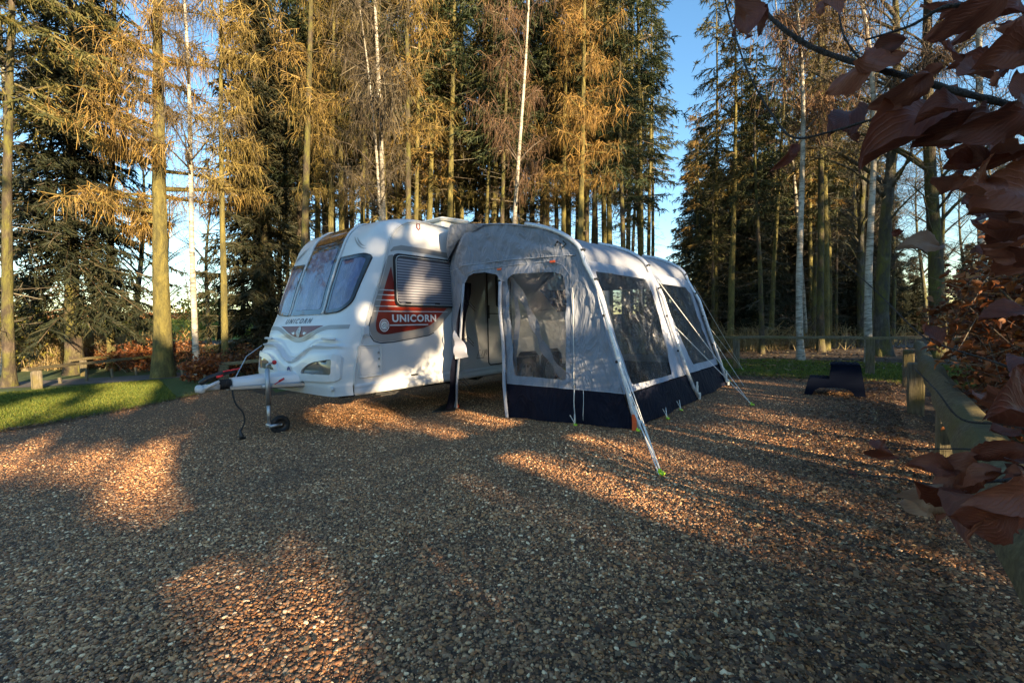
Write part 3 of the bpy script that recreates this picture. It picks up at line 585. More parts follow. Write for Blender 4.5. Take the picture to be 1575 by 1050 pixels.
# ---- side windows
def side_window(x0, x1, z0, z1, blind=True, r=.09):
    rt = empty_part('side_window', van); pl = rnd_poly([(x0, z0), (x1, z0), (x1, z1), (x0, z1)], r, 6)
    cxm, czm = (x0 + x1) / 2, (z0 + z1) / 2; ins = lambda d: [(cxm + (a - cxm) * (1 - 2 * d / (x1 - x0)), czm + (b - czm) * (1 - 2 * d / (z1 - z0))) for a, b in pl]
    m1 = MB(); patch(m1, pl, Fs, .028, .5, [ins(.045)], depth=.028, hdepth=.012); m1.build('window_frame', M_BLACK, rt)
    m1 = MB(); lp = ins(.03); m1.tube([(a, -.03, b) for a, b in lp + lp[:1]], .006, 5, False); m1.build('window_seal', M_TRIM if blind else M_BLACK, rt, True)
    m1 = MB(); patch(m1, ins(.045), Fs, .018, .5); m1.build('window_pane', M_BLIND if blind else M_DGLASS, rt)
    m1 = MB(); 
    for fx in (.18, .62): m1.box((x0 + (x1 - x0) * fx, -.03, z0 + .055), (.09, .012, .018), None, .003)
    m1.pieces('window_catch', M_BLACK, rt)
side_window(.635, 1.84, 1.415, 2.13)
side_window(2.72, 2.98, 1.44, 2.0, False, .06)
# dark window propped open behind the awning
rt = empty_part('open_window', van); mb = MB(); a = side(830, 452, -.3); 
q = [(4.0, -.03, 1.80), (4.85, -.03, 1.82), (4.85, -.40, 1.42), (4.0, -.40, 1.38)]; mb.add(q + [(x, y - .02, z - .02) for x, y, z in q], [(0, 1, 2, 3), (7, 6, 5, 4), (0, 4, 5, 1), (1, 5, 6, 2), (2, 6, 7, 3), (3, 7, 4, 0)]); mb.build('window_pane', M_DGLASS, rt)
mb = MB(); mb.tube([(4.05, -.01, 1.4), (4.05, -.38, 1.42)], .006, 5); mb.tube([(4.8, -.01, 1.45), (4.8, -.38, 1.45)], .006, 5); mb.pieces('window_stay', M_STEEL, rt)
# ---- door (split stable door), lockers, fittings
rt = empty_part('caravan_door', van); dx0, dx1 = 2.50, 3.12
pl = rnd_poly([(dx0, .47), (dx1, .47), (dx1, 2.12), (dx0, 2.12)], .07, 5)
mb = MB(); patch(mb, pl, Fs, .014, .5, depth=.014); mb.build('door_leaf', M_WHITE, rt)
mb = MB(); mb.tube([(a, -.014, b) for a, b in pl + pl[:1]], .009, 6, False); mb.box(((dx0 + dx1) / 2, -.016, 1.33), (dx1 - dx0 - .02, .008, .014)); mb.build('door_seal', M_RUBBER, rt, True)
mb = MB(); mb.box((dx0 + .02, -.026, 1.36), (.03, .012, .22), None, .004); mb.build('door_handle', M_BLACK, rt)
def locker(x0, x1, z0, z1, hd=True):
    rt = empty_part('locker_door', van); pl = rnd_poly([(x0, z0), (x1, z0), (x1, z1), (x0, z1)], .02, 3); m1 = MB(); patch(m1, pl, Fs, .007, .6, depth=.007); m1.build('locker_panel', M_WHITE, rt)
    m1 = MB(); m1.tube([(a, -.008, b) for a, b in pl + pl[:1]], .009, 5, False); i2 = [(a + (.03 if a < (x0 + x1) / 2 else -.03), b + (.03 if b < (z0 + z1) / 2 else -.03)) for a, b in pl]; m1.tube([(a, -.008, b) for a, b in i2 + i2[:1]], .0035, 4, False); m1.build('locker_frame', M_TRIM, rt, True)
    if hd:
        m1 = MB()
        for dz in (.08, 0, -.1): m1.lathe([(0, .012), (.012, .012), (.014, 0)], 10, Matrix.Translation((x1 - .045, -.008, (z0 + z1) / 2 + .02 + dz)) @ Matrix.Rotation(math.pi / 2, 4, 'X'))
        m1.pieces('lock', M_STEEL, rt)
locker(.065, .405, .515, .915)
mb = MB(); mb.box((.182, -.012, 1.105), (.10, .024, .11), None, .008); mb.tube([(.135, -.02, 1.045), (.182, -.025, 1.035), (.23, -.02, 1.045)], .007, 6); mb.build('socket_cover', M_WHITE, van)
mb = MB(); mb.box((.94, -.006, .466), (.12, .012, .022), None, .003); mb.build('awning_light_strip', M_BLACK, van)
mb = MB(); mb.lathe([(0, .02), (.035, .02), (.045, .01), (.05, 0)], 20, Matrix.Translation(tuple((MS.inverted() @ side(717, 453)))) @ Matrix.Rotation(math.pi / 2, 4, 'X')); mb.build('round_vent', M_BLACK, van)
lx, lz = 2.22, .60
mb = MB(); 
for pth in ([(0, 0), (.06, .13), (.10, .13)], [(0, 0), (.16, 0), (.20, .05)], [(.12, .04), (.16, .13)], [(.17, .04), (.21, .13)], [(.19, .05), (.25, .14), (.22, .05), (.27, .13), (.24, .05)]): band(mb, [(lx + a, lz + b) for a, b in pth], .009, Fs, .003)
mb.build('side_motif', M_LETD, van)
# ---- front windows
def fwin(poly, nm):
    rt = empty_part('front_window', van); P = np.array(poly); c = P.mean(0); sx, sz = P.max(0) - P.min(0)
    ins = lambda d: [((a - c[0]) * (1 - 2 * d / sx) + c[0], (b - c[1]) * (1 - 2 * d / sz) + c[1]) for a, b in poly]
    m1 = MB(); patch(m1, poly, Ff, .016, .07, [ins(.05)], depth=.02, hdepth=.006); m1.build('window_frame', M_DGLASS, rt, False)
    m1 = MB(); patch(m1, ins(.05), Ff, .012, .07); m1.build('window_pane', M_SCR, rt, True)
    m1 = MB(); lp = densify(poly, .06); m1.tube([Ff(a, b, .016) for a, b in lp + lp[:1]], .006, 5, False); m1.build('window_seal', M_BLACK, rt, True)
H2 = CW / 2
wR = [(H2 - .50, 1.325), (H2 - .86, 1.345), (H2 - 1.02, 1.45), (H2 - 1.075, 2.07), (H2 - 1.0, 2.10), (H2 - .50, 2.09)]
fwin(rnd_poly(wR, [.03, .1, .12, .05, .03, .02], 5), 0); fwin(rnd_poly([(CW - a, b) for a, b in wR][::-1], [.02, .03, .05, .12, .1, .03], 5), 0)
# centre window sweeping up into the roof light
i0 = idx_of_z(H2, 1.325); i1 = float(NT - 30); rt = empty_part('centre_window', van)
cpoly = rnd_poly([(H2 - .44, i0 * .02), (H2 + .44, i0 * .02), (H2 + .40, i1 * .02), (H2 - .40, i1 * .02)], .03, 3); Fc = lambda a, b, o_: Fi(a, b / .02, o_)
mb = MB(); patch(mb, cpoly, Fc, .014, .06, depth=.02); mb.build('window_frame', M_DGLASS, rt, True).data.set_sharp_from_angle(angle=R(40))
zt = idx_of_z(H2, 2.24) * .02; mb = MB(); patch(mb, rnd_poly([(H2 - .37, i0 * .02 + .06), (H2 + .37, i0 * .02 + .06), (H2 + .34, zt), (H2 - .34, zt)], .05, 4), Fc, .018, .06); mb.build('window_pane', M_SCR, rt, True)
mb = MB(); patch(mb, rnd_poly([(H2 - .33, zt + .10), (H2 + .33, zt + .10), (H2 + .32, i1 * .02 - .12), (H2 - .32, i1 * .02 - .12)], .05, 4), Fc, .018, .06); mb.build('roof_light_pane', M_DGLASS, rt, True)
mb = MB()
for sg in (-1, 1):
    mb.tube([Fi(H2 + sg * (.465 - .04 * k / 40), i0 + (i1 - i0 + 6) * k / 40, .014) for k in range(41)], [.016] * 36 + [.012, .008, .005, .003, .002], 6)
mb.pieces('window_rib', M_WHITE, van, True)
mb = MB()
for sg in (-1, 1):
    for (za, zb, s0, s1) in ((2.17, 2.38, .98, .62), (2.21, 2.36, .95, .70)):
        band(mb, [(H2 + sg * (s0 + (s1 - s0) * t ** .8), za + (zb - za) * t ** 1.3) for t in np.linspace(0, 1, 14)], [.004 + .02 * math.sin(math.pi * min(1, t * 1.1)) for t in np.linspace(0, .9, 14)], Ff, .004)
mb.pieces('front_swoosh', M_GREY, van)
# stripe, red crest, lettering
def zst(s): return 1.155 - .165 * (.5 + .5 * math.cos(min(1, abs(s) / .78) * math.pi))
mb = MB(); yy = np.linspace(-1.06, 1.06, 70); band(mb, [(H2 + s, zst(s)) for s in yy], [.052] * 70, Ff, .004); mb.build('front_grey_stripe', M_GREY, van)
mb = MB(); pl = [(H2 - .60, 1.178)] + [(H2 + s, zst(s) + .042) for s in np.linspace(-.5, .5, 21)] + [(H2 + .60, 1.178)]; patch(mb, pl, Ff, .004, .06); mb.build('front_red_crest', M_MAROON, van)
mb = MB(); c0 = (H2, 1.095); band(mb, [(c0[0] + .05 * math.cos(t), c0[1] + .066 * math.sin(t)) for t in np.linspace(0, 6.283, 25)[:-1]], .012, Ff, .010, True); patch(mb, [(c0[0] + .045 * math.cos(t), c0[1] + .06 * math.sin(t)) for t in np.linspace(0, 6.283, 25)[:-1]], Ff, .007, .1)
mb.cur = 1; band(mb, [(c0[0] - .02, c0[1] - .03), (c0[0] + .012, c0[1] + .005), (c0[0] - .012, c0[1] + .028), (c0[0] + .02, c0[1] + .03)], .009, Ff, .011); mb.build('front_emblem', [M_TRIM, M_LETD], van)
mb = MB(); text_mesh('UNICORN', .095, lambda a, b, o_: Ff(H2 + .52 - a, 1.215 + b, .004), 0, mb, .002, 1.55, .25, 1.25); mb.build('front_lettering', M_LETD, van)
# lamps, badge, grab handles
for sg in (-1, 1):
    rt = empty_part('headlight', van); pz = [(.10, .47), (.72, .455), (.80, .50), (.72, .63), (.52, .725), (.10, .76)]; o_ = [(1.09 - a, b) for a, b in pz]
    out = rnd_poly([(H2 + sg * (1.12 - a), b) for a, b in [(.04, .50), (.78, .475), (.885, .55), (.76, .67), (.54, .775), (.04, .815)]], [.05, .06, .06, .08, .12, .06], 5)
    inn = rnd_poly([(H2 + sg * (1.12 - a), b) for a, b in [(.10, .575), (.74, .565), (.70, .62), (.50, .705), (.10, .755)]], [.03, .02, .05, .1, .03], 5)
    m1 = MB(); patch(m1, out, Ff, .035, .05, [inn], depth=.05, hdepth=.03); m1.build('headlight_bezel', M_WHITE, rt, False)
    m1 = MB(); patch(m1, inn, Ff, .012, .05); m1.build('headlight_lens', M_LENS, rt, True)
    m1 = MB(); pts = [Ff(H2 + sg * s, 1.005 + .01 * math.sin(s * 5), .035 + .02 * math.sin(math.pi * (s - .72) / .26)) for s in np.linspace(.72, .98, 9)]; m1.tube(pts, .016, 8); m1.build('grab_handle', M_WHITE, van, True)
M_ = Matrix.Translation(Ff(H2 - .02, .585, .006)) @ Matrix.Rotation(-math.pi / 2, 4, 'Y')
mb = MB(); mb.lathe([(0, .006), (.052, .006), (.056, .002)], 28, M_); mb.cur = 1; mb.lathe([(.056, .0), (.058, .008), (.068, .006), (.07, 0)], 28, M_); 
mb.cur = 1; 
for k in range(3): mb.box((0, .022 - .022 * k, .008), (.012, .014, .003), M_)
mb.build('round_badge', [M_BLUE, M_TRIM], van, False)
mb = MB(); mb.lathe([(0, .02), (.025, .02), (.032, 0)], 14, Matrix.Translation(Ff(.12, .41, .01)) @ Matrix.Rotation(-math.pi / 2, 4, 'Y')); mb.build('front_reflector', M_TRIM, van)
# roof vent
mb = MB(); v0 = (1.98, .45); Mv = Matrix.Translation((v0[0], v0[1], 2.74)) @ Matrix.Rotation(R(3), 4, 'Y')
mb.box((0, 0, -.03), (.5, .5, .12), Mv, .02); mb.box((.02, 0, .08), (.66, .62, .05), Mv @ Matrix.Rotation(R(-7), 4, 'Y'), .03); mb.build('roof_vent', m_plain('vent_cream', (.72, .70, .62), .4), van)
# ---- A-frame cover, hitch, jockey wheel
def cov(t, k):
    x = -.20 - .78 * t; wd = .80 - .62 * t ** .85; zt_ = .60 - .05 * t - .03 * (1 - t); zb = .37 + .07 * t
    P = [(-1, zb), (-1, zb + .04), (-1, zt_ - .07), (-.93, zt_ - .02), (-.75, zt_), (0, zt_ + .012), (.75, zt_), (.93, zt_ - .02), (1, zt_ - .07), (1, zb + .04), (1, zb)]
    q = P[k]; return (x, H2 + q[0] * wd * .5, q[1])
mb = MB(); T = list(np.linspace(0, 1, 14)); mb.grid(lambda a, b: cov(b, int(a)), list(range(11)), T); mb.add([cov(1, k) for k in range(11)], [tuple(range(11))]); o = mb.build('frame_cover', M_WHITE, van, True); o.data.set_sharp_from_angle(angle=R(40))
mb = MB()
for sg in (-1, 1): mb.tube([(.3, H2 + sg * .46, .40), (-.2, H2 + sg * .40, .42), (-1.0, H2 + sg * .05, .44)], .035, 6)
mb.pieces('draw_bar', M_STEEL, van)
mb = MB(); mb.tube([(-.97, H2, .49), (-1.10, H2, .49)], [.06, .05], 12); 
for k in range(5): mb.lathe([(.058, -.011), (.068, 0), (.058, .011)], 14, Matrix.Translation((-1.0 - .022 * k, H2, .49)) @ Matrix.Rotation(math.pi / 2, 4, 'Y'))
mb.build('rubber_gaiter', M_RUBBER, van, True)
mb = MB(); mb.box((-1.19, H2, .47), (.18, .07, .07), None, .01); mb.lathe([(0, .05), (.03, .048), (.048, .03), (.052, 0), (.048, -.035), (.03, -.04)], 16, Matrix.Translation((-1.30, H2, .46))); mb.tube([(-1.28, H2 - .06, .46), (-1.20, H2 - .065, .50), (-1.12, H2 - .06, .535)], [.028, .022, .018], 8)
mb.lathe([(0, .03), (.03, .025), (.043, .01), (.043, -.02), (.03, -.03)], 16, Matrix.Translation((-1.30, H2 - .05, .455)) @ Matrix.Rotation(math.pi / 2, 4, 'X')); mb.build('hitch_head', M_TRIM, van, True)
mb = MB(); mb.tube([(-1.30, H2, .52), (-1.22, H2, .575), (-1.08, H2 + .02, .615), (-.92, H2 + .03, .64)], [.03, .034, .03, .022], 8); mb.build('handbrake_cover', M_BLACK, van, True)
mb = MB(); mb.tube([(-1.06, H2 - .02, .645), (-.90, H2 - .04, .665), (-.88, H2 - .04, .675)], .008, 6); mb.tube([(-1.14, H2 - .04, .585), (-1.07, H2 - .05, .60)], .014, 6); mb.build('brake_lever', M_REDP, van, True)
jy = .86
rt = empty_part('jockey_wheel', van); mb = MB(); mb.tube([(-.66, jy, .66), (-.66, jy, .20)], .028, 12); mb.tube([(-.66, jy, .22), (-.66, jy, -.045)], .022, 12); mb.tube([(-.66, jy, .66), (-.66, jy, .70), (-.64, jy, .715), (-.57, jy, .72)], .012, 8)
mb.box((-.66, jy + .03, .43), (.12, .05, .06), None, .006); mb.box((-.62, jy - .035, -.06), (.12, .008, .035)); mb.box((-.62, jy + .035, -.06), (.12, .008, .035)); mb.box((-.67, jy, -.05), (.04, .078, .04), None, .005)
mb.tube([(-.53, jy - .05, -.065), (-.53, jy + .05, -.065)], .012, 8); mb.box((-.595, jy - .04, -.065), (.16, .007, .032)); mb.build('jockey_stem', M_STEEL, rt, True)
Mj = Matrix.Translation((-.53, jy, -.07)) @ Matrix.Rotation(math.pi / 2, 4, 'X')
mb = MB(); mb.lathe([(.065, -.03), (.10, -.035), (.117, -.022), (.12, 0), (.117, .022), (.10, .035), (.065, .03), (.065, -.03)], 32, Mj); mb.build('tyre', M_RUBBER, rt, True)
mb = MB(); mb.lathe([(0, -.02), (.03, -.022), (.05, -.012), (.066, -.028)], 24, Mj); mb.lathe([(0, .02), (.03, .022), (.05, .012), (.066, .028)], 24, Mj); mb.build('rim', M_BLACK, rt, True)
mb = MB(); mb.lathe([(0, .035), (.018, .032), (.028, .015), (.024, -.01), (.012, -.02)], 14, Matrix.Translation((-.57, jy, .72))); mb.build('winding_knob', M_REDP, rt, True)
mb = MB(); mb.tube([(-.60, jy - .05, .455), (-.50, jy - .07, .515)], .006, 6); mb.tube([(-.55, jy - .06, .487), (-.49, jy - .072, .52)], .013, 8); mb.build('clamp_handle', M_REDP, rt, True)
# breakaway stay rod and electric cable with plug
mb = MB(); mb.tube([(-.90, H2 + .05, .56), (-.72, H2 + .18, .80), (-.5, H2 + .25, .93)], .006, 6); mb.build('stay_cable', M_STEEL, van)
gx = MS @ Vector((-1.0, .86, 0)); zg = float(gz(gx.x, gx.y))
mb = MB(); cp = [(-.98, H2 - .05, .44), (-1.0, H2 - .12, .36), (-.985, .97, .25), (-.93, .92, .14), (-.93, .90, .02), (-.99, .86, zg + .10)]
def bez(P, n=8):
    P = [Vector(p) for p in P]; o_ = []
    for i in range(len(P) - 1):
        a, b, c, d = P[max(i - 1, 0)], P[i], P[i + 1], P[min(i + 2, len(P) - 1)]
        for k in range(n): t = k / n; o_.append(.5 * ((2 * b) + (c - a) * t + (2 * a - 5 * b + 4 * c - d) * t * t + (3 * b - a - 3 * c + d) * t ** 3))
    return o_ + [P[-1]]
mb.tube(bez(cp), .009, 8); mb.build('electric_cable', M_RUBBER, van, True)
mb = MB(); e = Vector(cp[-1]); mb.tube([e + Vector((0, 0, .02)), e + Vector((0, 0, -.02)), e + Vector((.005, -.01, -.05)), e + Vector((.01, -.015, -.10))], [.010, .018, .026, .028], 10); mb.box(e + Vector((.03, -.015, -.085)), (.04, .03, .025), None, .004); mb.build('plug', M_BLACK, van, True)
# ---------------------------------------------------------------- awning (local frame of the caravan; q = distance out from the caravan side)
awn = empty('awning', 'grey and navy caravan awning with crinkled clear windows and open front door', 'awning', MS @ Matrix.Translation((1.383, 0, 0)))
def A(o):
    if isinstance(o, list): return [A(x) for x in o]
    o.parent = awn; o.matrix_parent_inverse = Matrix.Translation((-1.383, 0, 0)); return o
XF, XR = 1.383, 5.2
def arcz(q): return float(np.interp(q, [0, .3, .87, 1.58, 1.97, 2.24, 2.39, 2.46], [2.575, 2.555, 2.485, 2.372, 2.255, 2.12, 1.99, 1.84]))
ARC = smooth_curve([(0, 2.575), (.3, 2.555), (.87, 2.485), (1.58, 2.372), (1.97, 2.255), (2.24, 2.12), (2.40, 1.98), (2.47, 1.80)], 40)
def qwall(z): return 3.05 - .29 * z - .02 * math.sin(math.pi * min(1, z / 2)) if z < 1.8 else float(np.interp(z, [1.8, 1.98, 2.12], [2.50, 2.40, 2.24]))
def xbeam(k, z):  # k = 0 front, 1 middle, 2 rear: the beams lean a little
    return (XF, 3.30 + .11 * (1 - z / 2), 5.06 + .2 * (1 - z / 2))[k]
def gl(x, y): p = MS @ Vector((x, y, 0)); return float(gz(p.x, p.y))
def xfront(q): return XF + (max(0, .62 - q) / .62) ** 1.3 * .30
def wr(a, b, s=1.0): return s * (.010 * math.sin(a * 9 + b * 5 + 1.3 * math.sin(b * 4)) + .006 * math.sin(a * 23 - b * 17 + 2 * math.sin(a * 5)))
def folds(q, z):  # diagonal tension folds fanning from the upper corners
    d = 0
    for (q0, z0, n_) in ((2.38, 1.95, 16), (.1, 2.1, 11)):
        r_ = math.hypot(q - q0, z - z0); th = math.atan2(z - z0, q - q0); d += (.004 * math.sin(th * n_ + r_ * 1.5) + .013 * (1 - abs(math.sin(th * n_ * .8 + r_ * 2.3 + .6 * math.sin(r_ * 5)))) ** 4) * math.exp(-r_ * .6) * min(1, r_ * 3)
    return d
def Ffront(q, z, off): return (xfront(q) - off + wr(q, z, 1.0) + 2.6 * folds(q, z), -q, z if z > .05 else gl(XF, -q) + .01 + z)
def Frear(q, z, off): return (XR + off + wr(q, z) + .10 * (1 - z / 2), -q, z if z > .05 else gl(XR, -q) + .01 + z)
top = [(q, z) for q, z in ARC[::3]] + [tuple(ARC[-1])]
outer = [(qwall(z), z) for z in (1.6, 1.2, .8, .37)]
door_r = [(1.315, .37), (1.29, .8), (1.27, 1.3), (1.25, 1.70)]
door_top = [(1.17, 1.80), (.98, 1.845), (.78, 1.845), (.64, 1.81), (.56, 1.70)]
door_l = [(.50, 1.4), (.36, .8), (.20, .2), (.12, 0)]
win = rnd_poly([(1.455, .49), (2.215, .48), (2.235, 1.0), (2.215, 1.70), (2.06, 1.755), (1.48, 1.78), (1.36, 1.72)], [.03, .03, .1, .14, .06, .05, .05], 5)
mb = MB(); patch(mb, top + outer + door_r + door_top + door_l + [(0, 0)], Ffront, 0, .035, [win]); A(mb.build('front_wall', M_FAB, None, True))
mb = MB(); patch(mb, [(1.32, .38), (1.31, 0), (3.06, 0), (qwall(.37) + .005, .38)], lambda q, z, o_: Ffront(q, z, o_ + .02 * math.sin(q * 7) * (1 - z / .38)), .004, .06); A(mb.build('front_skirt', M_NAVY, None, True))
mb = MB(); patch(mb, win, lambda q, z, o_: Ffront(q, z, o_ + .012 * math.sin(q * 9 + z * 14)), .0, .04); A(mb.build('front_window', M_PVC, None, True))
# window border, diagonal tie seen through it, seams
mb = MB(); c = np.array(win).mean(0); big = [((a - c[0]) * 1.0 + c[0] + (.055 if a > c[0] else -.055), b + (.05 if b > c[1] else -.05)) for a, b in win]; patch(mb, big, Ffront, .006, .06, [win]); A(mb.build('window_border', M_FAB, None, True))
mb = MB(); Ft = lambda q, z, o_: (XF + .10 + .04 * math.sin(z * 6) + .03 * math.sin(q * 30), -q, z); band(mb, [(1.36 + .80 * t, 1.76 - 1.30 * t - .10 * math.sin(math.pi * t)) for t in np.linspace(0, 1, 24)], .10, Ft, 0); band(mb, [(1.37 + .06 * math.sin(t * 3), 1.72 - 1.3 * t) for t in np.linspace(0, 1, 20)], .07, Ft, 0); A(mb.pieces('curtain', M_FABL, None, True))
mb = MB()
def seam(pts, r_=.005, f=Ffront, off=.006): mb.tube([f(a, b, off) for a, b in pts], r_, 5)
seam([(q, 1.955 + .03 * math.sin(q * 1.4) - .03 * (q / 2.3)) for q in np.linspace(.05, 2.36, 40)], .006)
seam([(.66, 1.86)] + [(q, 1.895 - .02 * ((q - 1.4) / .8) ** 2) for q in np.linspace(.8, 2.05, 20)] + [(2.2, 1.82), (2.29, 1.70), (2.31, 1.4), (2.32, .9), (2.335, .38)], .005)
seam([(q, .382) for q in np.linspace(1.32, 2.94, 40)], .004); A(mb.pieces('piping', M_FABL, None, True))
mb = MB(); seam([(2.325, z) for z in np.linspace(.38, 1.55, 20)], .004); seam([(2.34, z) for z in np.linspace(.02, .38, 8)], .006, off=.03); seam([(2.46, z) for z in np.linspace(.05, .38, 6)], .003, off=.03); A(mb.pieces('zip', M_CORD, None, True))
# rolled door edge, left strip and hanging zip pulls
mb = MB()
mb.tube([Ffront(q, z, .01) for q, z in [(.57, 1.72), (.52, 1.45), (.38, .85), (.24, .3), (.17, .02)]], [.02, .022, .024, .022, .02], 8, flat=.6)
A(mb.build('door_edge', M_FABL, None, True))
mb = MB(); mb.grid(lambda a, b: (XF + .03 + .22 * a + .02 * math.sin(b * 9), -(.52 * b / 1.7 + .14 * (1 - b / 1.7)) + .05 * a, max(b, gl(XF, -.2) + .02)), [0, .5, 1], list(np.linspace(-.1, 1.75, 14))); A(mb.build('rolled_door', M_NAVY, None, True))
mb = MB(); mb.tube(bez([Ffront(1.25, 1.70, .02), Ffront(1.27, 1.3, .05), Ffront(1.285, .85, .03), Ffront(1.31, .35, .05), Ffront(1.33, .0, .03)]), .028, 8, flat=.5); A(mb.build('door_flap_edge', M_FABL, None, True))
mb = MB()
for z in (1.48, .98, .35):
    for k in range(2): p = Vector(Ffront(.22 + .2 * z, z, 0)); mb.tube([p, p + Vector((.06, -.05 - .02 * k, .02 - .07 * k)), p + Vector((.13, -.12, -.10 - .04 * k))], .004, 4)
A(mb.pieces('zip_pull', M_BLACK, None))
mb = MB(); patch(mb, [(.33, .66), (.60, .70), (.585, .83), (.49, .93), (.40, 1.03), (.33, 1.08)], lambda q, z, o_: (XF + .02 + .02 * math.sin(z * 30), -q, z), 0, .05); cl = mb.build('cloth', M_PAPER, None, True)
cl.matrix_world = MS; tag(cl, 'small white cloth hanging in the open awning doorway', 'cloth')
# front gable logo: caret and chevron
mb = MB()
for pts in ([(2.10, 2.05), (2.14, 2.10), (2.18, 2.06)], [(2.20, 2.10), (2.24, 2.06), (2.19, 2.02)]): band(mb, pts, .017, Ffront, .012)
A(mb.pieces('logo', M_BLACK, None))
mb = MB()
for q, z in ((2.06, 1.875), (1.235, 1.86)): mb.box(Ffront(q, z, .015), (.01, .07, .025))
A(mb.pieces('corner_tab', M_ORANGE, None))
# hood flap over the front corner by the caravan
mb = MB(); hp = [(1.70, 0, 2.585), (1.36, .35, 2.565), (1.33, .85, 2.50), (1.345, 1.0, 2.462)]; lo = [(1.715, 0, 2.0), (1.56, .07, 2.12), (1.44, .42, 2.33), (1.345, 1.0, 2.455)]
def hood(a, b):
    u = np.array([np.interp(a, [0, .35, .85, 1], [p[k] for p in hp]) for k in range(3)]); l_ = np.array([np.interp(a, [0, .35, .85, 1], [p[k] for p in lo]) for k in range(3)]); p = u * (1 - b) + l_ * b
    return (p[0] - .06 * math.sin(math.pi * b) * (1 - a), -p[1], p[2])
mb.grid(hood, list(np.linspace(0, 1, 14)), list(np.linspace(0, 1, 8))); A(mb.build('corner_hood', M_FAB, None, True))
# roof
def roofp(x, i):
    k = max(0, min(38.999, i)); j = int(k); q, z = ARC[j] * (1 - (k - j)) + ARC[j + 1] * (k - j)
    bx = [xbeam(n_, z) for n_ in range(3)]; fr = (x - bx[0]) / (bx[1] - bx[0]) if x < bx[1] else (x - bx[1]) / (bx[2] - bx[1]); fr = min(1, max(0, fr))
    e = float(sstep(.6, 2.0, q)); s = .045 * math.sin(math.pi * fr) ** 1.2
    return (x, -(q - s * e * .9), z - s * (1 - e) * .9 + .006 * math.sin(x * 14 + q * 3) * e)
def rmap(a, i): z = ARC[min(39, int(i))][1]; x0, x2 = XF - .02, xbeam(2, z); return roofp(x0 + (x2 - x0) * a + (max(0, .5 - ARC[min(39, int(i))][0]) * .6) * (1 - a), i)
mb = MB(); mb.grid(rmap, list(np.linspace(0, 1, 61)), list(np.linspace(0, 39, 40))); A(mb.build('roof', M_FABR, None, True))
mb = MB()
for off in (0, .035): mb.tube([Vector(roofp(XF - .01 + off + max(0, .5 - q) * .6, i)) + Vector((0, -.003, .006)) for i, (q, z) in enumerate(ARC)], .008, 6)
A(mb.pieces('roof_piping', M_FABL, None, True))
# outer wall with two windows, navy skirt
def Fo(x, z, off):
    lo_ = z if z > .05 else gl(x, -3.05) + .01 + z; return (x, -(qwall(z) + off + wr(x, z, .6)), lo_)
zt_ = 1.86
wall = [(XF, zt_), (XF, 1.2), (XF, .37)] + [(x, .37) for x in (2, 3, 4, 5)] + [(xbeam(2, .37), .37), (xbeam(2, 1.2), 1.2), (xbeam(2, zt_), zt_)]
w1 = rnd_poly([(1.66, .44), (2.97, .425), (3.09, 1.0), (3.12, 1.58), (3.0, 1.74), (1.53, 1.73)], [.04, .04, .2, .15, .08, .03], 5)
w2 = rnd_poly([(3.92, .48), (5.16, .475), (5.00, 1.1), (4.86, 1.62), (4.72, 1.71), (3.48, 1.71), (3.68, 1.1)], [.04, .04, .2, .12, .06, .04, .2], 5)
mb = MB(); patch(mb, wall[::-1], Fo, 0, .09, [w1, w2]); A(mb.build('side_wall', M_FABL, None, True))
def Fv(x, z, off): return Fo(x, z, off + .010 * math.sin(x * 11 + z * 7) + .012 * math.sin(z * 13 - x * 5))
for w_ in (w1, w2): mb = MB(); patch(mb, w_, Fv, .0, .045); A(mb.build('side_window', M_PVCD, None, True))
mb = MB(); patch(mb, [(XF, .36), (XF, 0), (xbeam(2, 0) + .06, 0), (xbeam(2, .36), .36)], lambda x, z, o_: Fo(x, z, o_ + .02 * math.sin(x * 6) * (1 - z / .38)), .006, .09); A(mb.build('side_skirt', M_NAVY, None, True))
# rear wall with a window
rw = rnd_poly([(.35, .5), (2.55, .5), (2.2, 1.75), (.35, 1.8)], .1, 5)
mb = MB(); patch(mb, [(q, z) for q, z in ARC[::3]] + outer + [(0, .37)], Frear, 0, .12, [rw]); A(mb.build('rear_wall', M_FAB, None, True))
mb = MB(); patch(mb, rw, Frear, .0, .06); A(mb.build('rear_window', M_PVC, None, True))
mb = MB(); patch(mb, [(.05, .38), (.05, 0), (3.06, 0), (2.95, .38)], Frear, .004, .1); A(mb.build('rear_skirt', M_NAVY, None, True))
mb = MB(); q3 = [MS.inverted() @ gp(*t, .02) for t in ((664, 633), (700, 631), (706, 616), (690, 618))]; mb.add([tuple(t) for t in q3] + [(t.x, t.y, t.z - .015) for t in q3], [(0, 1, 2, 3), (7, 6, 5, 4), (0, 4, 5, 1), (1, 5, 6, 2), (2, 6, 7, 3), (3, 7, 4, 0)]); A(mb.build('draught_flap', M_BLACK, None))
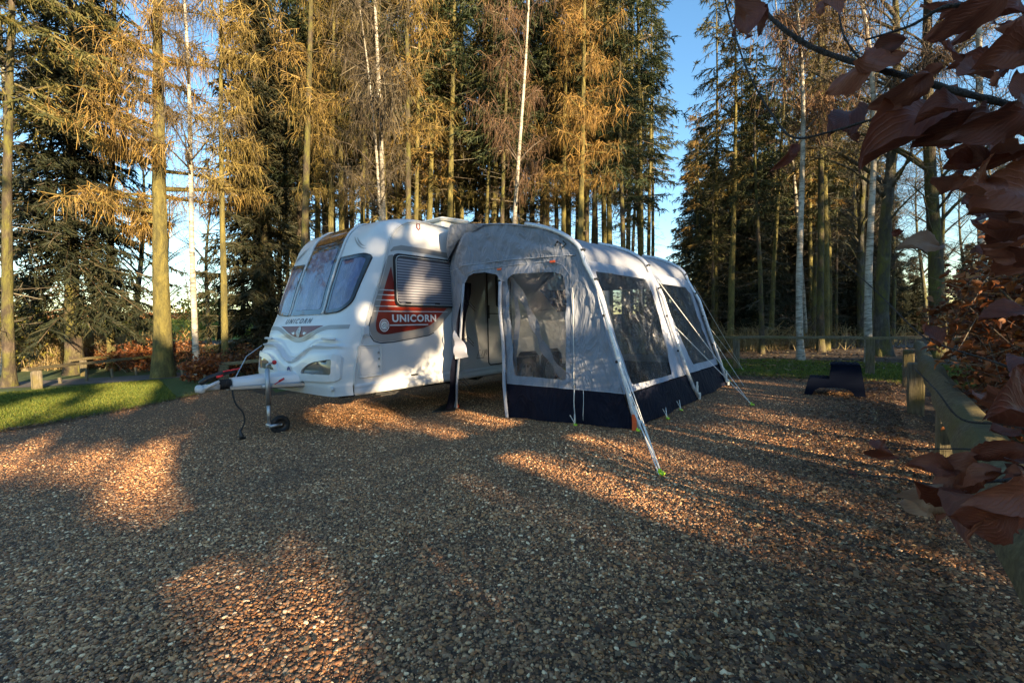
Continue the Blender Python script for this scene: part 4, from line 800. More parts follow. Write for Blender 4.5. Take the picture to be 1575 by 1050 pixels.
# outer tubes (one along each arch) with black clips, feet, webbing
for k, (zb, zt2) in enumerate(((.02, 2.0), (.05, 1.97), (.05, 1.95))):
    mb = MB(); foot = (XF + .02, 3.58, 5.28)[k]; pts = []
    for i in range(24, 40): q, z = ARC[i]; pts.append((xbeam(k, z) - (.01 if k == 0 else 0), -(q + .02), z + .02))
    for z in (1.5, 1.1, .7, .4, .2, zb): pts.append((xbeam(k, z) + (foot - xbeam(k, .4)) * max(0, (.45 - z) / .45), -(qwall(z) + .04 + (.02 if z > .3 else 0)), z))
    mb.tube(pts, .026, 10); A(mb.build('air_tube', M_TUBE, None, True))
    mb = MB()
    for z in (1.96, 1.62, 1.22, .72): mb.tube([(xbeam(k, z) - .035, -(qwall(z) + .045), z), (xbeam(k, z) + .035, -(qwall(z) + .055), z + .008)], .016, 6)
    A(mb.pieces('tube_clip', M_BLACK, None))
    mb = MB(); zb_ = gl(foot, -3.08)
    mb.box((foot, -3.06, .14), (.05, .03, .16), None, .01); mb.box((foot + .01, -3.09, zb_ + .06), (.04, .03, .10), None, .006); mb.box((foot - .03, -3.07, .22), (.025, .02, .10), None, .004); A(mb.pieces('foot_strap', M_CORD, None))
mb = MB(); mb.box((XF - .012, -3.055, .13), (.01, .05, .08)); mb.box((XF - .02, -3.06, .045), (.01, .05, .09)); mb.box((XF + .27, -.12, gl(1.6, -.1) + .05), (.02, .04, .05)); A(mb.pieces('red_tab', M_ORANGE, None))
# guy lines and pegs
def inv(p): return MS.inverted() @ Vector(p)
def pegloc(u, v): q = inv(gp(u, v)); return Vector((q.x, q.y, gl(q.x, q.y)))
PEG = {'far': pegloc(1157, 624), 'front': pegloc(1018, 731), 'back': pegloc(1143, 569)}
mb = MB()
def cord(a, b, r_=.0045): mb.tube([a, b], r_, 5)
bt = lambda k, z: Vector((xbeam(k, z), -(qwall(z) + .05), z))
cord(bt(1, 1.75), PEG['far']); cord(bt(1, 1.15), PEG['far'] + Vector((.015, 0, .01))); cord(bt(0, 1.92), PEG['front'], .004); cord(bt(0, .75), PEG['front'] + Vector((.01, 0, 0)), .005); cord(bt(0, .5), PEG['front'] + Vector((-.02, .01, 0)), .005); cord(bt(0, .25), PEG['front'] + Vector((.03, .01, 0)), .006)
cord(bt(2, 1.75), PEG['back']); cord(bt(2, 1.1), PEG['back']); cord(bt(2, .9), Vector((5.45, -3.3, gl(5.4, -3.3))), .004)
A(mb.pieces('guy_line', M_CORD, None))
mb = MB()
def vband(p, dx=.05, h=.13): 
    for sg in (-1, 1): mb.tube([p + Vector((0, 0, .01)), p + Vector((sg * dx * .3, .02, h * .5)), p + Vector((sg * dx, .04, h))], .005, 5)
pegs = []
for nm, (u, v) in {'left': (790, 636), 'mid': (885, 655), 'c': (982, 664), 't1': (1027, 645), 't2': (1048, 632), 't3': (1087, 603), 't4': (1106, 592), 'm': (1075, 614), 'r': (1122, 587)}.items(): 
    p = pegloc(u, v); pegs.append((nm, p)); 
    if nm not in ('c', 'm', 'r'): vband(p)
A(mb.pieces('peg_band', M_CORD, None, False, 2))
texts = {'left': 'lime green tent peg by the awning doorway edge', 'mid': 'lime green tent peg below the zip of the front skirt', 'c': 'lime green tent peg at the near front corner of the awning', 't1': 'tent peg nearest the front corner along the navy side skirt', 't2': 'second tent peg from the front corner along the side skirt', 't3': 'tent peg under the rear half of the navy side skirt', 't4': 'tent peg close to the rear corner along the side skirt', 'm': 'yellow green tent peg at the foot of the middle awning tube', 'r': 'yellow green tent peg at the foot of the rear awning tube'}
pegs += [('front', PEG['front']), ('far', PEG['far']), ('back', PEG['back'])]
texts.update(front='bright lime peg out in front holding the near guy lines', far='yellow peg on sunlit gravel holding the middle guy lines', back='tent peg behind the awning holding the rear guy lines')
mb = MB(); mb.tube([(0, 0, -.12), (0, 0, .012)], .007, 6); mb.box((0, 0, .016), (.042, .03, .016), None, .005); mb.box((0, .018, .022), (.014, .02, .03), None, .004); pm = mb.mesh('tent_peg', M_LIME)
for nm, p in pegs:
    o = link('tent_peg', pm, None, MS @ Matrix.Translation(p) @ Matrix.Rotation(random.uniform(-.5, .5), 4, 'Z') @ Matrix.Rotation(R(12), 4, 'X')); 
    if nm in ('front', 'far'): o.scale = (1.25, 1.25, 1.2)
    tag(o, texts[nm], 'tent peg', 'tent pegs round the awning')
# ---------------------------------------------------------------- knee rail fences, stool
def log_rail(mb, a, b, wd, ht, seg=10, cap=True):
    """half-round rail: flat underside, weathered rounded top"""
    a = Vector(a); b = Vector(b); t = (b - a).normalized(); s = Vector((-t.y, t.x, 0)).normalized(); n = max(3, int((b - a).length / .25)); vs = []; K = 9; ph = random.uniform(0, 6)
    for i in range(n + 1):
        p = a.lerp(b, i / n) + s * .008 * math.sin(i * .9 + ph) + Vector((0, 0, .006 * math.sin(i * 1.3 + ph)))
        for k in range(K):
            th = math.pi * k / (K - 1); r_ = 1 + .05 * math.sin(k * 2.1 + i * .4 + ph); vs.append(p + s * math.cos(th) * wd / 2 * r_ + Vector((0, 0, math.sin(th) * ht * r_)))
    fs = [(i * K + k, i * K + (k + 1) % K, (i + 1) * K + (k + 1) % K, (i + 1) * K + k) for i in range(n) for k in range(K)]
    mb.add(vs, fs + [tuple(range(K))[::-1], tuple(n * K + k for k in range(K))])
def post(mb, p, wd, h, dp=None, tilt=0.0):
    M = Matrix.Translation((p[0], p[1], float(gz(p[0], p[1])))) @ Matrix.Rotation(ANG, 4, 'Z') @ Matrix.Rotation(tilt, 4, 'X'); mb.box((0, 0, h / 2 - .08), (wd, dp or wd, h + .16), M, .012)
def rail_fence(label, posts, rails, pw=.13, ph=.7, group='knee rail fences round the pitch'):
    p0 = Vector((*posts[0][:2], float(gz(*posts[0][:2])))); Mi = Matrix.Translation(p0); rt = empty('rail_fence', label, 'fence', Mi, group); Mi = Mi.inverted()
    def fix(o, p=rt): o.parent = p; o.matrix_parent_inverse = Mi; return o
    for q in posts:
        mb = MB(); post(mb, q, q[3] if len(q) > 3 else pw, q[2] if len(q) > 2 else ph); o = mb.build('post', M_POST); smooth_by_angle(o, 30); fix(o)
    for r_ in rails:
        mb = MB(); log_rail(mb, *r_); o = mb.build('rail', M_RAIL); smooth_by_angle(o, 50); fix(o)
    return rt
def wz(x, y, h): p = W(x, y); return (p.x, p.y, float(gz(p.x, p.y)) + h)
def wl(x, y): p = W(x, y); return (p.x, p.y)
# near rail at the right edge
rail_fence('thick mossy half-round rail running beside the gravel on the right', [(*wl(1.15, -5.42), .60, .15), (*wl(3.95, -5.42), .60, .15), (*wl(-1.7, -5.36), .60, .15), (*wl(6.6, -5.5), .60, .14)],
    [(wz(-4.2, -5.20, .56), wz(1.17, -5.41, .56), .18, .12), (wz(1.19, -5.41, .565), wz(3.97, -5.52, .565), .17, .115), (wz(3.99, -5.52, .57), wz(8.2, -5.74, .585), .16, .10)])
# far rail on the right
pr = gp(1338, 575); cn = Vector(wl(8.35, -5.75)); e1 = Vector((pr.x, pr.y)) ; dr = Vector((-.781, .624))
pa = e1 - dr * .75; pb = e1 + dr * 2.45; pc = e1 + dr * 6.2
rail_fence('grey horizontal rail fence behind the navy step, crossing under the birches', [(e1.x, e1.y, .72, .15), (pb.x, pb.y, .72, .13), (pc.x, pc.y, .72, .13)],
    [((pa.x, pa.y, .70), (pb.x, pb.y, .70), .13, .06), ((pb.x, pb.y, .705), (pc.x, pc.y, .66), .13, .06)])
# left: board behind the hitch, then the zigzag rail by the tree
def px(u, v, Y, h=None): p = dep(u, v, Y); return (p.x, p.y, p.z)
gA = gp(345, 588); YA = gA.y
def hz(p, h): return (p[0], p[1], float(gz(p[0], p[1])) + h)
a = dep(300, 560, YA + .25); b = dep(418, 548, YA + .15); h0 = dep(345, 563, YA).z - float(gz(gA.x, gA.y))
rail_fence('low wooden rail on one thick post directly behind the caravan hitch', [(gA.x, gA.y, h0 + .03, .19)], [((a.x, a.y, dep(300, 566, YA).z - .02), (b.x, b.y, dep(418, 556, YA).z), .13, .09)])
g0 = gp(58, 598); g1 = gp(133, 586); g2 = gp(173, 581); g3 = gp(210, 577); g4 = gp(93, 590); g5 = gp(281, 579)
rl = lambda p, v, u: dep(u, v, p.y)
p1 = dep(38, 571, g0.y); p2 = dep(112, 562, g0.y + 1.9); p3 = dep(250, 548, g0.y + 4.2)
rail_fence('low brown rail fence at the far left, starting with a thick end post', [(g0.x, g0.y, p1.z - float(gz(g0.x, g0.y)) + .01, .17), (g0.x - .16, g0.y + .05, p1.z - float(gz(g0.x, g0.y)) - .02, .07)],
    [(tuple(p1), tuple(p2), .15, .08), (tuple(p2), tuple(p3), .13, .08)])
q1 = dep(108, 556, 14.0); q2 = dep(245, 540, 17.0); gg = dep(110, 575, 14.2)
rail_fence('distant dark rail beyond the tarmac path under the copper beech hedge', [(q1.x + .4, q1.y, q1.z + .25, .16), (q2.x, q2.y, q2.z + .25, .16)], [(tuple(q1), tuple(q2), .14, .08)])
for i, (g_, h_, lb) in enumerate(((g4, .17, 'short pale stake in the lawn closest to the thick end post'), (g1, .33, 'pale wooden stake on the lawn edge, second along from the end post'), (g2, .28, 'pale wooden stake on the lawn edge, third along from the end post'), (g3, .26, 'pale stake on the lawn left of the big tree trunk'), (g5, .33, 'thin pale stake just right of the big tree trunk'))):
    mb = MB(); mb.box((0, 0, h_ / 2 - .04), (.055, .055, h_ + .08), None, .006); o = mb.build('stake', M_POST); o.matrix_world = Matrix.Translation(g_) @ Matrix.Rotation(random.uniform(-.12, .12), 4, 'Y'); tag(o, lb, 'stake', 'stakes on the lawn edge')
g6 = gp(316, 594); mb = MB(); mb.box((0, 0, .12), (.05, .05, .32), None, .006); o = mb.build('stake', M_POST); o.matrix_world = Matrix.Translation(g6); tag(o, 'pale stake standing between the big tree and the hitch', 'stake', 'stakes on the lawn edge')
# ---------------------------------------------------------------- two-level plastic step
A0 = gp(1237, 606); B0 = gp(1332, 612); ax = (B0 - A0); ax.z = 0; Lx = ax.length; ax.normalize()
Mst = Matrix(((ax.x, -ax.y, 0, A0.x), (ax.y, ax.x, 0, A0.y), (0, 0, 1, float(gz(A0.x, A0.y)) + .008), (0, 0, 0, 1)))
st = empty('step_stool', 'navy blue plastic two-level caravan step standing on the gravel', 'step', Mst)
Lx *= 1.0; h1, h2, D = .24, .46, .42
def prism(mb, outl, y0, y1, tap=0.0):
    n = len(outl); V = [(a, y0, b) for a, b in outl] + [(a, y1, b) for a, b in outl]; mb.add(V, [tuple(range(n)), tuple(range(2 * n - 1, n - 1, -1))] + [(i, n + i, n + (i + 1) % n, (i + 1) % n) for i in range(n)])
mb = MB()
mid = Lx * .42
side_o = [(.0, 0), (.10, 0), (.135, .07), (.19, .105), (mid + .02, .115), (Lx - .26, .115), (Lx - .17, .09), (Lx - .12, 0), (Lx, 0), (Lx - .06, h2 - .04), (Lx - .09, h2), (mid + .05, h2), (mid + .02, h2 - .04), (mid, h1), (.08, h1), (.045, h1 - .03)]
def sheetside(y, lean):
    n = len(side_o); f_ = lambda a, b, t: (a, y + lean * (1 - b / h2) + t, b)
    V = [f_(a, b, 0) for a, b in side_o] + [f_(a, b, .02) for a, b in side_o]; mb.add(V, [tuple(range(n)), tuple(range(2 * n - 1, n - 1, -1))] + [(i, n + i, n + (i + 1) % n, (i + 1) % n) for i in range(n)])
sheetside(0, -.05); sheetside(D - .02, .05)
mb.pieces('side_panel', M_STOOL, st)
mb = MB(); mb.box(((.06 + mid) / 2, D / 2, h1 - .012), (mid - .05, D + .02, .03), None, .008)
for k in range(5): mb.box((.10 + (mid - .12) * (k + .5) / 5, D / 2, h1 + .006), ((mid - .1) / 5 - .02, D - .03, .012), None, .003)
mb.build('lower_tread', M_STOOL, st)
mb = MB(); mb.box(((Lx - .06 + mid) / 2, D / 2, h2 - .01), (Lx - .08 - mid, D + .02, .03), None, .008)
for k in range(5): mb.box((mid + .05 + (Lx - .14 - mid) * (k + .5) / 5, D / 2, h2 + .008), ((Lx - .14 - mid) / 5 - .02, D - .03, .012), None, .003)
mb.build('upper_tread', M_STOOL, st)
mb = MB(); mb.add([(mid, 0, h1), (mid, D, h1), (mid + .02, D, h2 - .02), (mid + .02, 0, h2 - .02)], [(0, 1, 2, 3)]); mb.add([(Lx - .06, .0, h2 - .02), (Lx - .06, D, h2 - .02), (Lx - .01, D + .04, .08), (Lx - .01, -.04, .08)], [(0, 1, 2, 3)]); mb.add([(.05, .0, h1 - .02), (.05, D, h1 - .02), (.01, D + .03, .09), (.01, -.03, .09)], [(3, 2, 1, 0)]); mb.pieces('riser', M_STOOL, st)
M_BOUGH = m_bark('bark_bough', (.06, .045, .035), (.13, .10, .075), (.24, .2, .16))
# ---------------------------------------------------------------- tree makers
def rib(P0, P1, w0, w1=None, r_=None):
    """ribbons as quads from P0 to P1, half widths w0 -> w1, random facing"""
    P0 = np.asarray(P0, float); P1 = np.asarray(P1, float); n = len(P0); d = P1 - P0; d /= np.linalg.norm(d, axis=1, keepdims=True) + 1e-9
    a = np.cross(d, (r_ or rng).normal(0, 1, (n, 3))); a /= np.linalg.norm(a, axis=1, keepdims=True) + 1e-9; w0 = np.broadcast_to(w0, n)[:, None]; w1 = w0 * .25 if w1 is None else np.broadcast_to(w1, n)[:, None]
    return np.stack([P0 - a * w0, P0 + a * w0, P1 + a * w1, P1 - a * w1], 1).reshape(-1, 3)
def quads(name, VS, m):
    V = np.concatenate(VS); return npmesh(name, V, np.arange(len(V)).reshape(-1, 4), m)
def trunk_mesh(name, H, r0, m, sd, wob=.15, flare=1.5, seg=12, top=.12, branches=()):
    g = np.random.default_rng(sd); mb = MB(); n = 40; pts = []; rad = []; ph = g.uniform(0, 6, 4)
    for i in range(n + 1):
        t = (i / n) ** 1.35; z = -.15 + (H + .15) * t; pts.append((wob * (math.sin(t * 5 + ph[0]) - math.sin(ph[0])) * t, wob * (math.sin(t * 4 + ph[1]) - math.sin(ph[1])) * t, z)); rad.append(r0 * (1 - t * (1 - top)) * (1 + (flare - 1) * math.exp(-max(0, z) / (r0 * 2.2))))
    mb.tube(pts, rad, seg)
    for b in branches: mb.tube(*b)
    for j, (x, y, z) in enumerate(mb.v[:(n + 1) * seg]):
        k = j % seg; c = pts[j // seg]; th = 2 * math.pi * k / seg; f = 1 + .05 * math.sin(3 * th + z * 2.1 + ph[2]) + .035 * math.sin(z * 7 + th * 2 + ph[3]) + g.normal(0, .018) + (flare - 1) * .30 * math.sin(th * 5 + ph[0]) * math.exp(-max(0, z) / (r0 * 1.5)); mb.v[j] = (c[0] + (x - c[0]) * f, c[1] + (y - c[1]) * f, z)
    me = mb.mesh(name, m, True)
    return me, pts
def at_h(pts, z):
    p = np.array(pts); return np.array([np.interp(z, p[:, 2], p[:, 0]), np.interp(z, p[:, 2], p[:, 1])]).T
def spruce(name, H, base, Rmax, sd, nb=190, m=None, droop=.5, tw=24, dead=70, r0=.125, bark=None, keep=None, full=False):
    g = np.random.default_rng(sd); tm, pts = trunk_mesh(name + '_trunk', H, r0, bark or M_BARK, sd, .16)
    h = base + (H - base) * g.random(nb) ** .9; f = (H - h) / (H - base); L = Rmax * (.25 + .75 * f ** .8) * g.uniform(.6, 1.15, nb); az = g.uniform(0, 6.283, nb); up = g.uniform(-.25, .25, nb)
    cen = at_h(pts, h); VS = []; K = 6; T = np.linspace(0, 1, K)
    def pos(b, t): r_ = L[b] * t; return np.c_[cen[b, 0] + np.cos(az[b]) * r_, cen[b, 1] + np.sin(az[b]) * r_, h[b] + up[b] * r_ - droop * r_ * t + .25 * L[b] * t ** 3]
    bi = np.arange(nb)
    BR = [rib(pos(bi, T[k]), pos(bi, T[k + 1]), .018 * (1 - T[k]) + .004, .018 * (1 - T[k + 1]) + .004, g) for k in range(K - 1)]
    cnt = np.maximum(4, (tw * L / Rmax * 1.1).astype(int)); b = np.repeat(bi, cnt); n = len(b); t = g.uniform(.12, 1, n); P = pos(b, t); sd_ = g.choice([-1, 1], n); a = az[b] + sd_ * g.uniform(.35, 1.2, n); l = (.55 * (1.05 - t) + .22) * g.uniform(.5, 1.1, n) * (L[b] / Rmax) ** .3
    dr = g.uniform(.15, .9, n); E_ = P + np.c_[np.cos(a) * l, np.sin(a) * l, -dr * l]
    VS.append(rib(P, E_, .02, .012, g))
    q = 6; bb = np.repeat(np.arange(n), q); s = g.uniform(.1, 1, n * q); Q = P[bb] * (1 - s[:, None]) + E_[bb] * s[:, None]; d2_ = g.normal(0, .6, (n * q, 3)) + (E_ - P)[bb] / l[bb, None] * .5; d2_[:, 2] -= .55; d2_ /= np.linalg.norm(d2_, axis=1, keepdims=True)
    VS.append(rib(Q, Q + d2_ * g.uniform(.07, .26, (n * q, 1)), g.uniform(.010, .024, n * q), None, g))
    crown = quads(name + '_crown', VS, m or M_SPR)
    if dead:
        hd = g.uniform(1.0, base + 1.5, dead); a = g.uniform(0, 6.283, dead); l = g.uniform(.3, 1.3, dead); c = at_h(pts, hd); P = np.c_[c, hd]; E_ = P + np.c_[np.cos(a) * l, np.sin(a) * l, g.uniform(-.5, .25, dead) * l]; BR.append(rib(P, E_, .011, .004, g))
        k = np.repeat(np.arange(dead), 5); s = g.uniform(.3, 1, dead * 5)[:, None]; Q = P[k] * (1 - s) + E_[k] * s; BR.append(rib(Q, Q + g.normal(0, .14, Q.shape) - np.array([0, 0, .08]), .005, .002, g))
    br = quads(name + '_boughs', BR, M_TWD)
    return tm, [('crown', crown), ('boughs', br)]
def twiggy(name, H, base, Rmax, sd, m, bark, r0=.12, nb=60, tw=60, pend=.7, wob=.35, rise=.9, fork=None, tl=.5, tww=.007):
    """winter broadleaf, birch or larch: ascending limbs with thin hanging twigs"""
    g = np.random.default_rng(sd); lim = []; VS = []
    tm0, pts = trunk_mesh('tmp', H, r0, bark, sd, wob); bpy.data.meshes.remove(tm0)
    h = np.sort(base + (H * .97 - base) * g.random(nb)); f = (H - h) / (H - base); L = Rmax * (.3 + .7 * f ** .7) * g.uniform(.5, 1.15, nb); az = g.uniform(0, 6.283, nb); c = at_h(pts, h); K = 6; lb = []
    for i in range(nb):
        P = []; 
        for k in range(K): t = k / (K - 1); r_ = L[i] * t; P.append((c[i, 0] + math.cos(az[i] + .3 * math.sin(3 * t + i)) * r_ * .8, c[i, 1] + math.sin(az[i] + .3 * math.sin(3 * t + i)) * r_ * .8, h[i] + rise * L[i] * (t - .35 * t * t) ))
        rr = max(.01, r0 * .33 * (L[i] / Rmax)); lim.append((P, [rr * (1 - .85 * k / (K - 1)) for k in range(K)], 5)); lb.append(P)
    LB = np.array(lb); b = np.repeat(np.arange(nb), np.maximum(6, (tw * L / Rmax).astype(int))); n = len(b); t = g.uniform(.2, .999, n) * (K - 1); k = t.astype(int); fr = (t - k)[:, None]; P = LB[b, k] * (1 - fr) + LB[b, k + 1] * fr
    d = g.normal(0, 1, (n, 3)); d[:, 2] = np.abs(d[:, 2]) * .5; d /= np.linalg.norm(d, axis=1, keepdims=True); l = tl * g.uniform(.4, 1.2, (n, 1)); A1 = P + d * l; VS.append(rib(P, A1, tww * 1.3, tww, g))
    kk = np.repeat(np.arange(n), 5); s = g.uniform(.2, 1, (n * 5, 1)); Q = P[kk] * (1 - s) + A1[kk] * s; d = g.normal(0, .6, Q.shape); d[:, 2] -= pend; d /= np.linalg.norm(d, axis=1, keepdims=True); l = tl * .8 * g.uniform(.3, 1.1, (n * 5, 1)); Q2 = Q + d * l; VS.append(rib(Q, Q2, tww, tww * .6, g)); d[:, 2] -= pend * .8; Q3 = Q2 + d * l * .6; VS.append(rib(Q2, Q3, tww * .7, tww * .3, g))
    tm, pts = trunk_mesh(name + '_trunk', H, r0, bark, sd, wob); mb = MB()
    for l_ in lim: mb.tube(*l_)
    return tm, [('crown', quads(name + '_crown', VS, m)), ('boughs', mb.mesh(name + '_boughs', M_BOUGH if bark is M_BIRCH else bark, True))]
def place(kind, proto, label, cat, u, Y, utop=None, sc_=1.0, group=None, rz=None, base=None, v=None):
    p = gp(u, v) if v else None
    if p is None: q = dep(u, 500, Y); p = Vector((q.x, q.y, float(gz(q.x, q.y))))
    z = (dep(utop, 0, p.y) - p).normalized() if utop is not None else Vector((0, 0, 1)); rz = random.uniform(0, 6.28) if rz is None else rz
    M = Matrix.Translation(p - Vector((0, 0, .05))) @ (Vector((0, 0, 1)).rotation_difference(z).to_matrix().to_4x4()) @ Matrix.Rotation(rz, 4, 'Z') @ Matrix.Diagonal((sc_, sc_, sc_, 1))
    root = empty(kind, label, cat, M, group); link('trunk', proto[0], root)
    for nm, me in proto[1]: link(nm, me, root)
    return root
# prototypes
SA = spruce('spruce_a', 17, 8.2, 1.5, 11, 80, droop=.45, tw=18); SB = spruce('spruce_b', 19, 9.0, 1.7, 12, 85, droop=.55, tw=18, bark=M_BARKM); SC = spruce('spruce_c', 16, 7.0, 1.6, 13, 75, tw=18, m=M_SPRG, droop=.5, bark=M_BARKM, r0=.15)
SD = spruce('spruce_d', 15, 6.4, 1.4, 14, 75, tw=18, droop=.4, dead=110, r0=.13)
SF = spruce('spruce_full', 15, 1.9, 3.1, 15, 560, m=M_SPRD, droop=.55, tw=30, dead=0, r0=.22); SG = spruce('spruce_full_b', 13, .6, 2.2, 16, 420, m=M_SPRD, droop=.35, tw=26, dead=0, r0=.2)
LA = twiggy('larch_a', 17, 6.0, 1.9, 21, M_TWL, M_BARKM, .125, 60, 26, .8, .12, .1, tl=.4, tww=.007); LB_ = twiggy('larch_b', 18, 6.6, 1.9, 22, M_TWL, M_BARK, .115, 60, 26, .7, .12, .15, tl=.4, tww=.007)
BA = twiggy('birch_a', 15, 5.6, 2.2, 31, M_TWB, M_BIRCH, .085, 28, 25, 1.0, .25, .9, tl=.5, tww=.005); BB = twiggy('birch_b', 16, 5.2, 2.4, 32, M_TWB, M_BIRCH, .095, 30, 25, 1.1, .25, 1.0, tl=.5, tww=.005)
DA = twiggy('bare_a', 14, 3.2, 3.4, 41, M_TWD, M_BARKG, .19, 34, 26, .1, .4, 1.0, tl=.7, tww=.005); DB = twiggy('bare_b', 13, 2.4, 3.2, 42, M_TWD, M_BARK, .16, 36, 26, .2, .5, 1.0, tl=.7, tww=.005)
BT = twiggy('birch_thin', 12, 5.0, 1.5, 33, M_TWB, M_BIRCH, .075, 22, 26, .9, .5, .8, tl=.5)
NT_, GR = None, 'plantation conifers behind the caravan'
# named trees, left to right
place('larch_tree', twiggy('larch_big', 17, 4.2, 2.8, 51, M_TWL, M_BARKM, .235, 60, 36, .9, .1, .1, tl=.5, tww=.009), 'big larch with thick mossy trunk flaring into the lawn at left', 'tree', 252, 11, 232, v=580)
place('birch_tree', BA, 'white birch just right of the big mossy larch trunk', 'tree', 300, 12.6, 268, 1.0, rz=1.0)
place('pine_tree', twiggy('slim', 15, 5.4, 1.5, 52, M_TWL, M_BARKM, .10, 40, 26, .8, .15, .2, tl=.45, tww=.008), 'slim straight mossy green trunk right of the left birch', 'tree', 343, 13.2, 340)
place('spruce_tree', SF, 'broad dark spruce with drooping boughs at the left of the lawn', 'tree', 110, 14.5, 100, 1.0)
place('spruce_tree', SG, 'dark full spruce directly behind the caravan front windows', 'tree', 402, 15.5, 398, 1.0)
place('spruce_tree', SC, 'tall golden lit conifer at the top left corner', 'tree', -55, 12.5, -60, 1.0, None)
place('birch_tree', BB, 'sunlit pale trunk at the extreme left edge by the yellow shrubs', 'tree', 4, 15, 2, 1.1)
place('larch_tree', LB_, 'brown barked trunk rising just left of the caravan front window', 'tree', 462, 12.5, 470, 1.0)
place('larch_tree', LA, 'yellow mossed larch trunk rising above the caravan front roof', 'tree', 506, 15, 505, .95)
place('birch_tree', BA, 'leaning white birch stem left of the pair above the caravan roof', 'tree', 598, 12.0, 547, .75, 'birches behind the caravan')
place('birch_tree', BT, 'upright birch stem right of the leaning pair above the caravan', 'tree', 590, 12.6, 588, 1.25, 'birches behind the caravan')
place('larch_tree', LB_, 'straight larch trunk rising behind the red shield badge of the roof', 'tree', 626, 13, 625, .95)
place('birch_tree', BB, 'white birch with side limb rising above the awning roof', 'tree', 781, 14, 800, .95)
place('larch_tree', LA, 'stout lit conifer trunk above the right end of the awning roof', 'tree', 884, 14.5, 905, 1.0)
place('birch_tree', BA, 'main white birch on the right behind the rail fence', 'tree', 1240, 11, 1205, 1.1, v=532)
place('birch_tree', BT, 'thinner grey birch stem touching the main right birch', 'tree', 1232, 12, 1203, 1.2)
place('birch_tree', BT, 'thin crooked birch right of the main right birch', 'tree', 1338, 11, 1300, 1.15)
place('broadleaf_tree', DA, 'dark bare tree with thick forked trunk right of the thin birch', 'tree', 1357, 13, 1345, 1.0)
place('broadleaf_tree', DB, 'bare dark tree between the forked trunk and the copper hedge', 'tree', 1445, 12, 1440, 1.15)
place('birch_tree', BB, 'white birch trunk showing behind the copper leaves at far right', 'tree', 1520, 9.5, 1490, .9)
place('larch_tree', LB_, 'mossy trunk standing between the two right birches', 'tree', 1262, 15, 1262, 1.0)
place('spruce_tree', SD, 'dark ragged spruce at the left end of the right-hand wood', 'tree', 1095, 19, 1115, .62)
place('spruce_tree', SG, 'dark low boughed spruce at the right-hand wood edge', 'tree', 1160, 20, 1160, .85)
place('spruce_tree', SB, 'lit conifer with thin trunk between the dark spruce and the big larch', 'tree', 168, 15.5, 160, 1.0)
place('spruce_tree', spruce('golden', 17, 7.4, 2.8, 17, 120, m=M_SPRG, droop=.5, tw=22, dead=30), 'golden green conifer overhanging the top left corner', 'tree', 8, 11.5, 2, 1.0)
# plantation rows behind the caravan, and the wood on the right
g = np.random.default_rng(99); rows = []
for Y, n, u0, u1 in ((16.5, 16, 440, 985), (19, 22, 420, 995), (22, 24, 400, 1000), (26, 22, 380, 1010), (31, 20, 370, 1010)):
    for k in range(n): rows.append((u0 + (u1 - u0) * (k + g.uniform(.15, .85)) / n, Y + g.uniform(-1, 1)))
PR = [SA, SB, SC, SD, SA, SB, LA, SC]
for i, (u, Y) in enumerate(rows):
    pr_ = PR[int(g.integers(0, 8))] if Y < 24 else [SA, SB, SD, SB][int(g.integers(0, 4))]
    place('conifer_tree', pr_, 'tall thin trunked conifer in the plantation behind the caravan and awning', 'tree', u, Y, u + g.normal(0, 6) + (u - 787) * .015, g.uniform(.85, 1.1) * (1 + max(0, Y - 20) * .028), GR)
for Y, n, u0, u1 in ((16, 5, 1110, 1600), (18, 9, 1075, 1620), (21, 12, 1070, 1640), (25, 15, 1060, 1660), (30, 17, 1055, 1660)):
    for k in range(n):
        u = u0 + (u1 - u0) * (k + g.uniform(.1, .9)) / n; pr_ = [SA, SD, SB, SD, SC][int(g.integers(0, 5))] if u < 1320 else [DB, DA, DB, DA][int(g.integers(0, 4))]
        if u > 1330 and g.random() < .62: continue
        place('conifer_tree', pr_, 'dark woodland tree in the shaded wood on the right', 'tree', u, Y + g.uniform(-1, 1), u + g.normal(0, 8), g.uniform(.62, .8) * (1 if u > 1330 else 1.12), 'trees of the shaded wood on the right')
for Y, n, u0, u1, s_ in ((24, 7, 1075, 1340, .8), (31, 10, 1060, 1360, 1.0), (31, 9, 1360, 1680, .42), (25, 6, 1350, 1640, .3)):
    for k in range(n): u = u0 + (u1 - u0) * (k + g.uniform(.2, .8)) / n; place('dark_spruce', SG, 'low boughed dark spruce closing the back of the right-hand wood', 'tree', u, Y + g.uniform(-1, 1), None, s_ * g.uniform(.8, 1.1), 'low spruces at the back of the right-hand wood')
# left background: field-side trees
for i, (u, Y, pr_, s_) in enumerate(((140, 24, LA, .8), (205, 27, DA, 1), (255, 34, DB, .9), (320, 30, DA, .85), (372, 28, SB, .9), (10, 26, DB, .9))):
    place('field_side_tree', pr_, 'slender tree standing between the lawn and the sunny field at left', 'tree', u, Y, u, s_, 'trees along the field edge')
for i, (u, Y, s_) in enumerate(((-30, 70, .8), (60, 74, .7), (130, 78, .6), (190, 76, .75), (240, 80, .6), (290, 75, .7), (345, 72, .65), (390, 70, .8), (430, 60, .8), (500, 60, .9))):
    place('far_tree', DA if i % 2 else DB, 'distant bare tree beyond the sunlit field', 'tree', u, Y, u, s_, 'distant trees beyond the field')
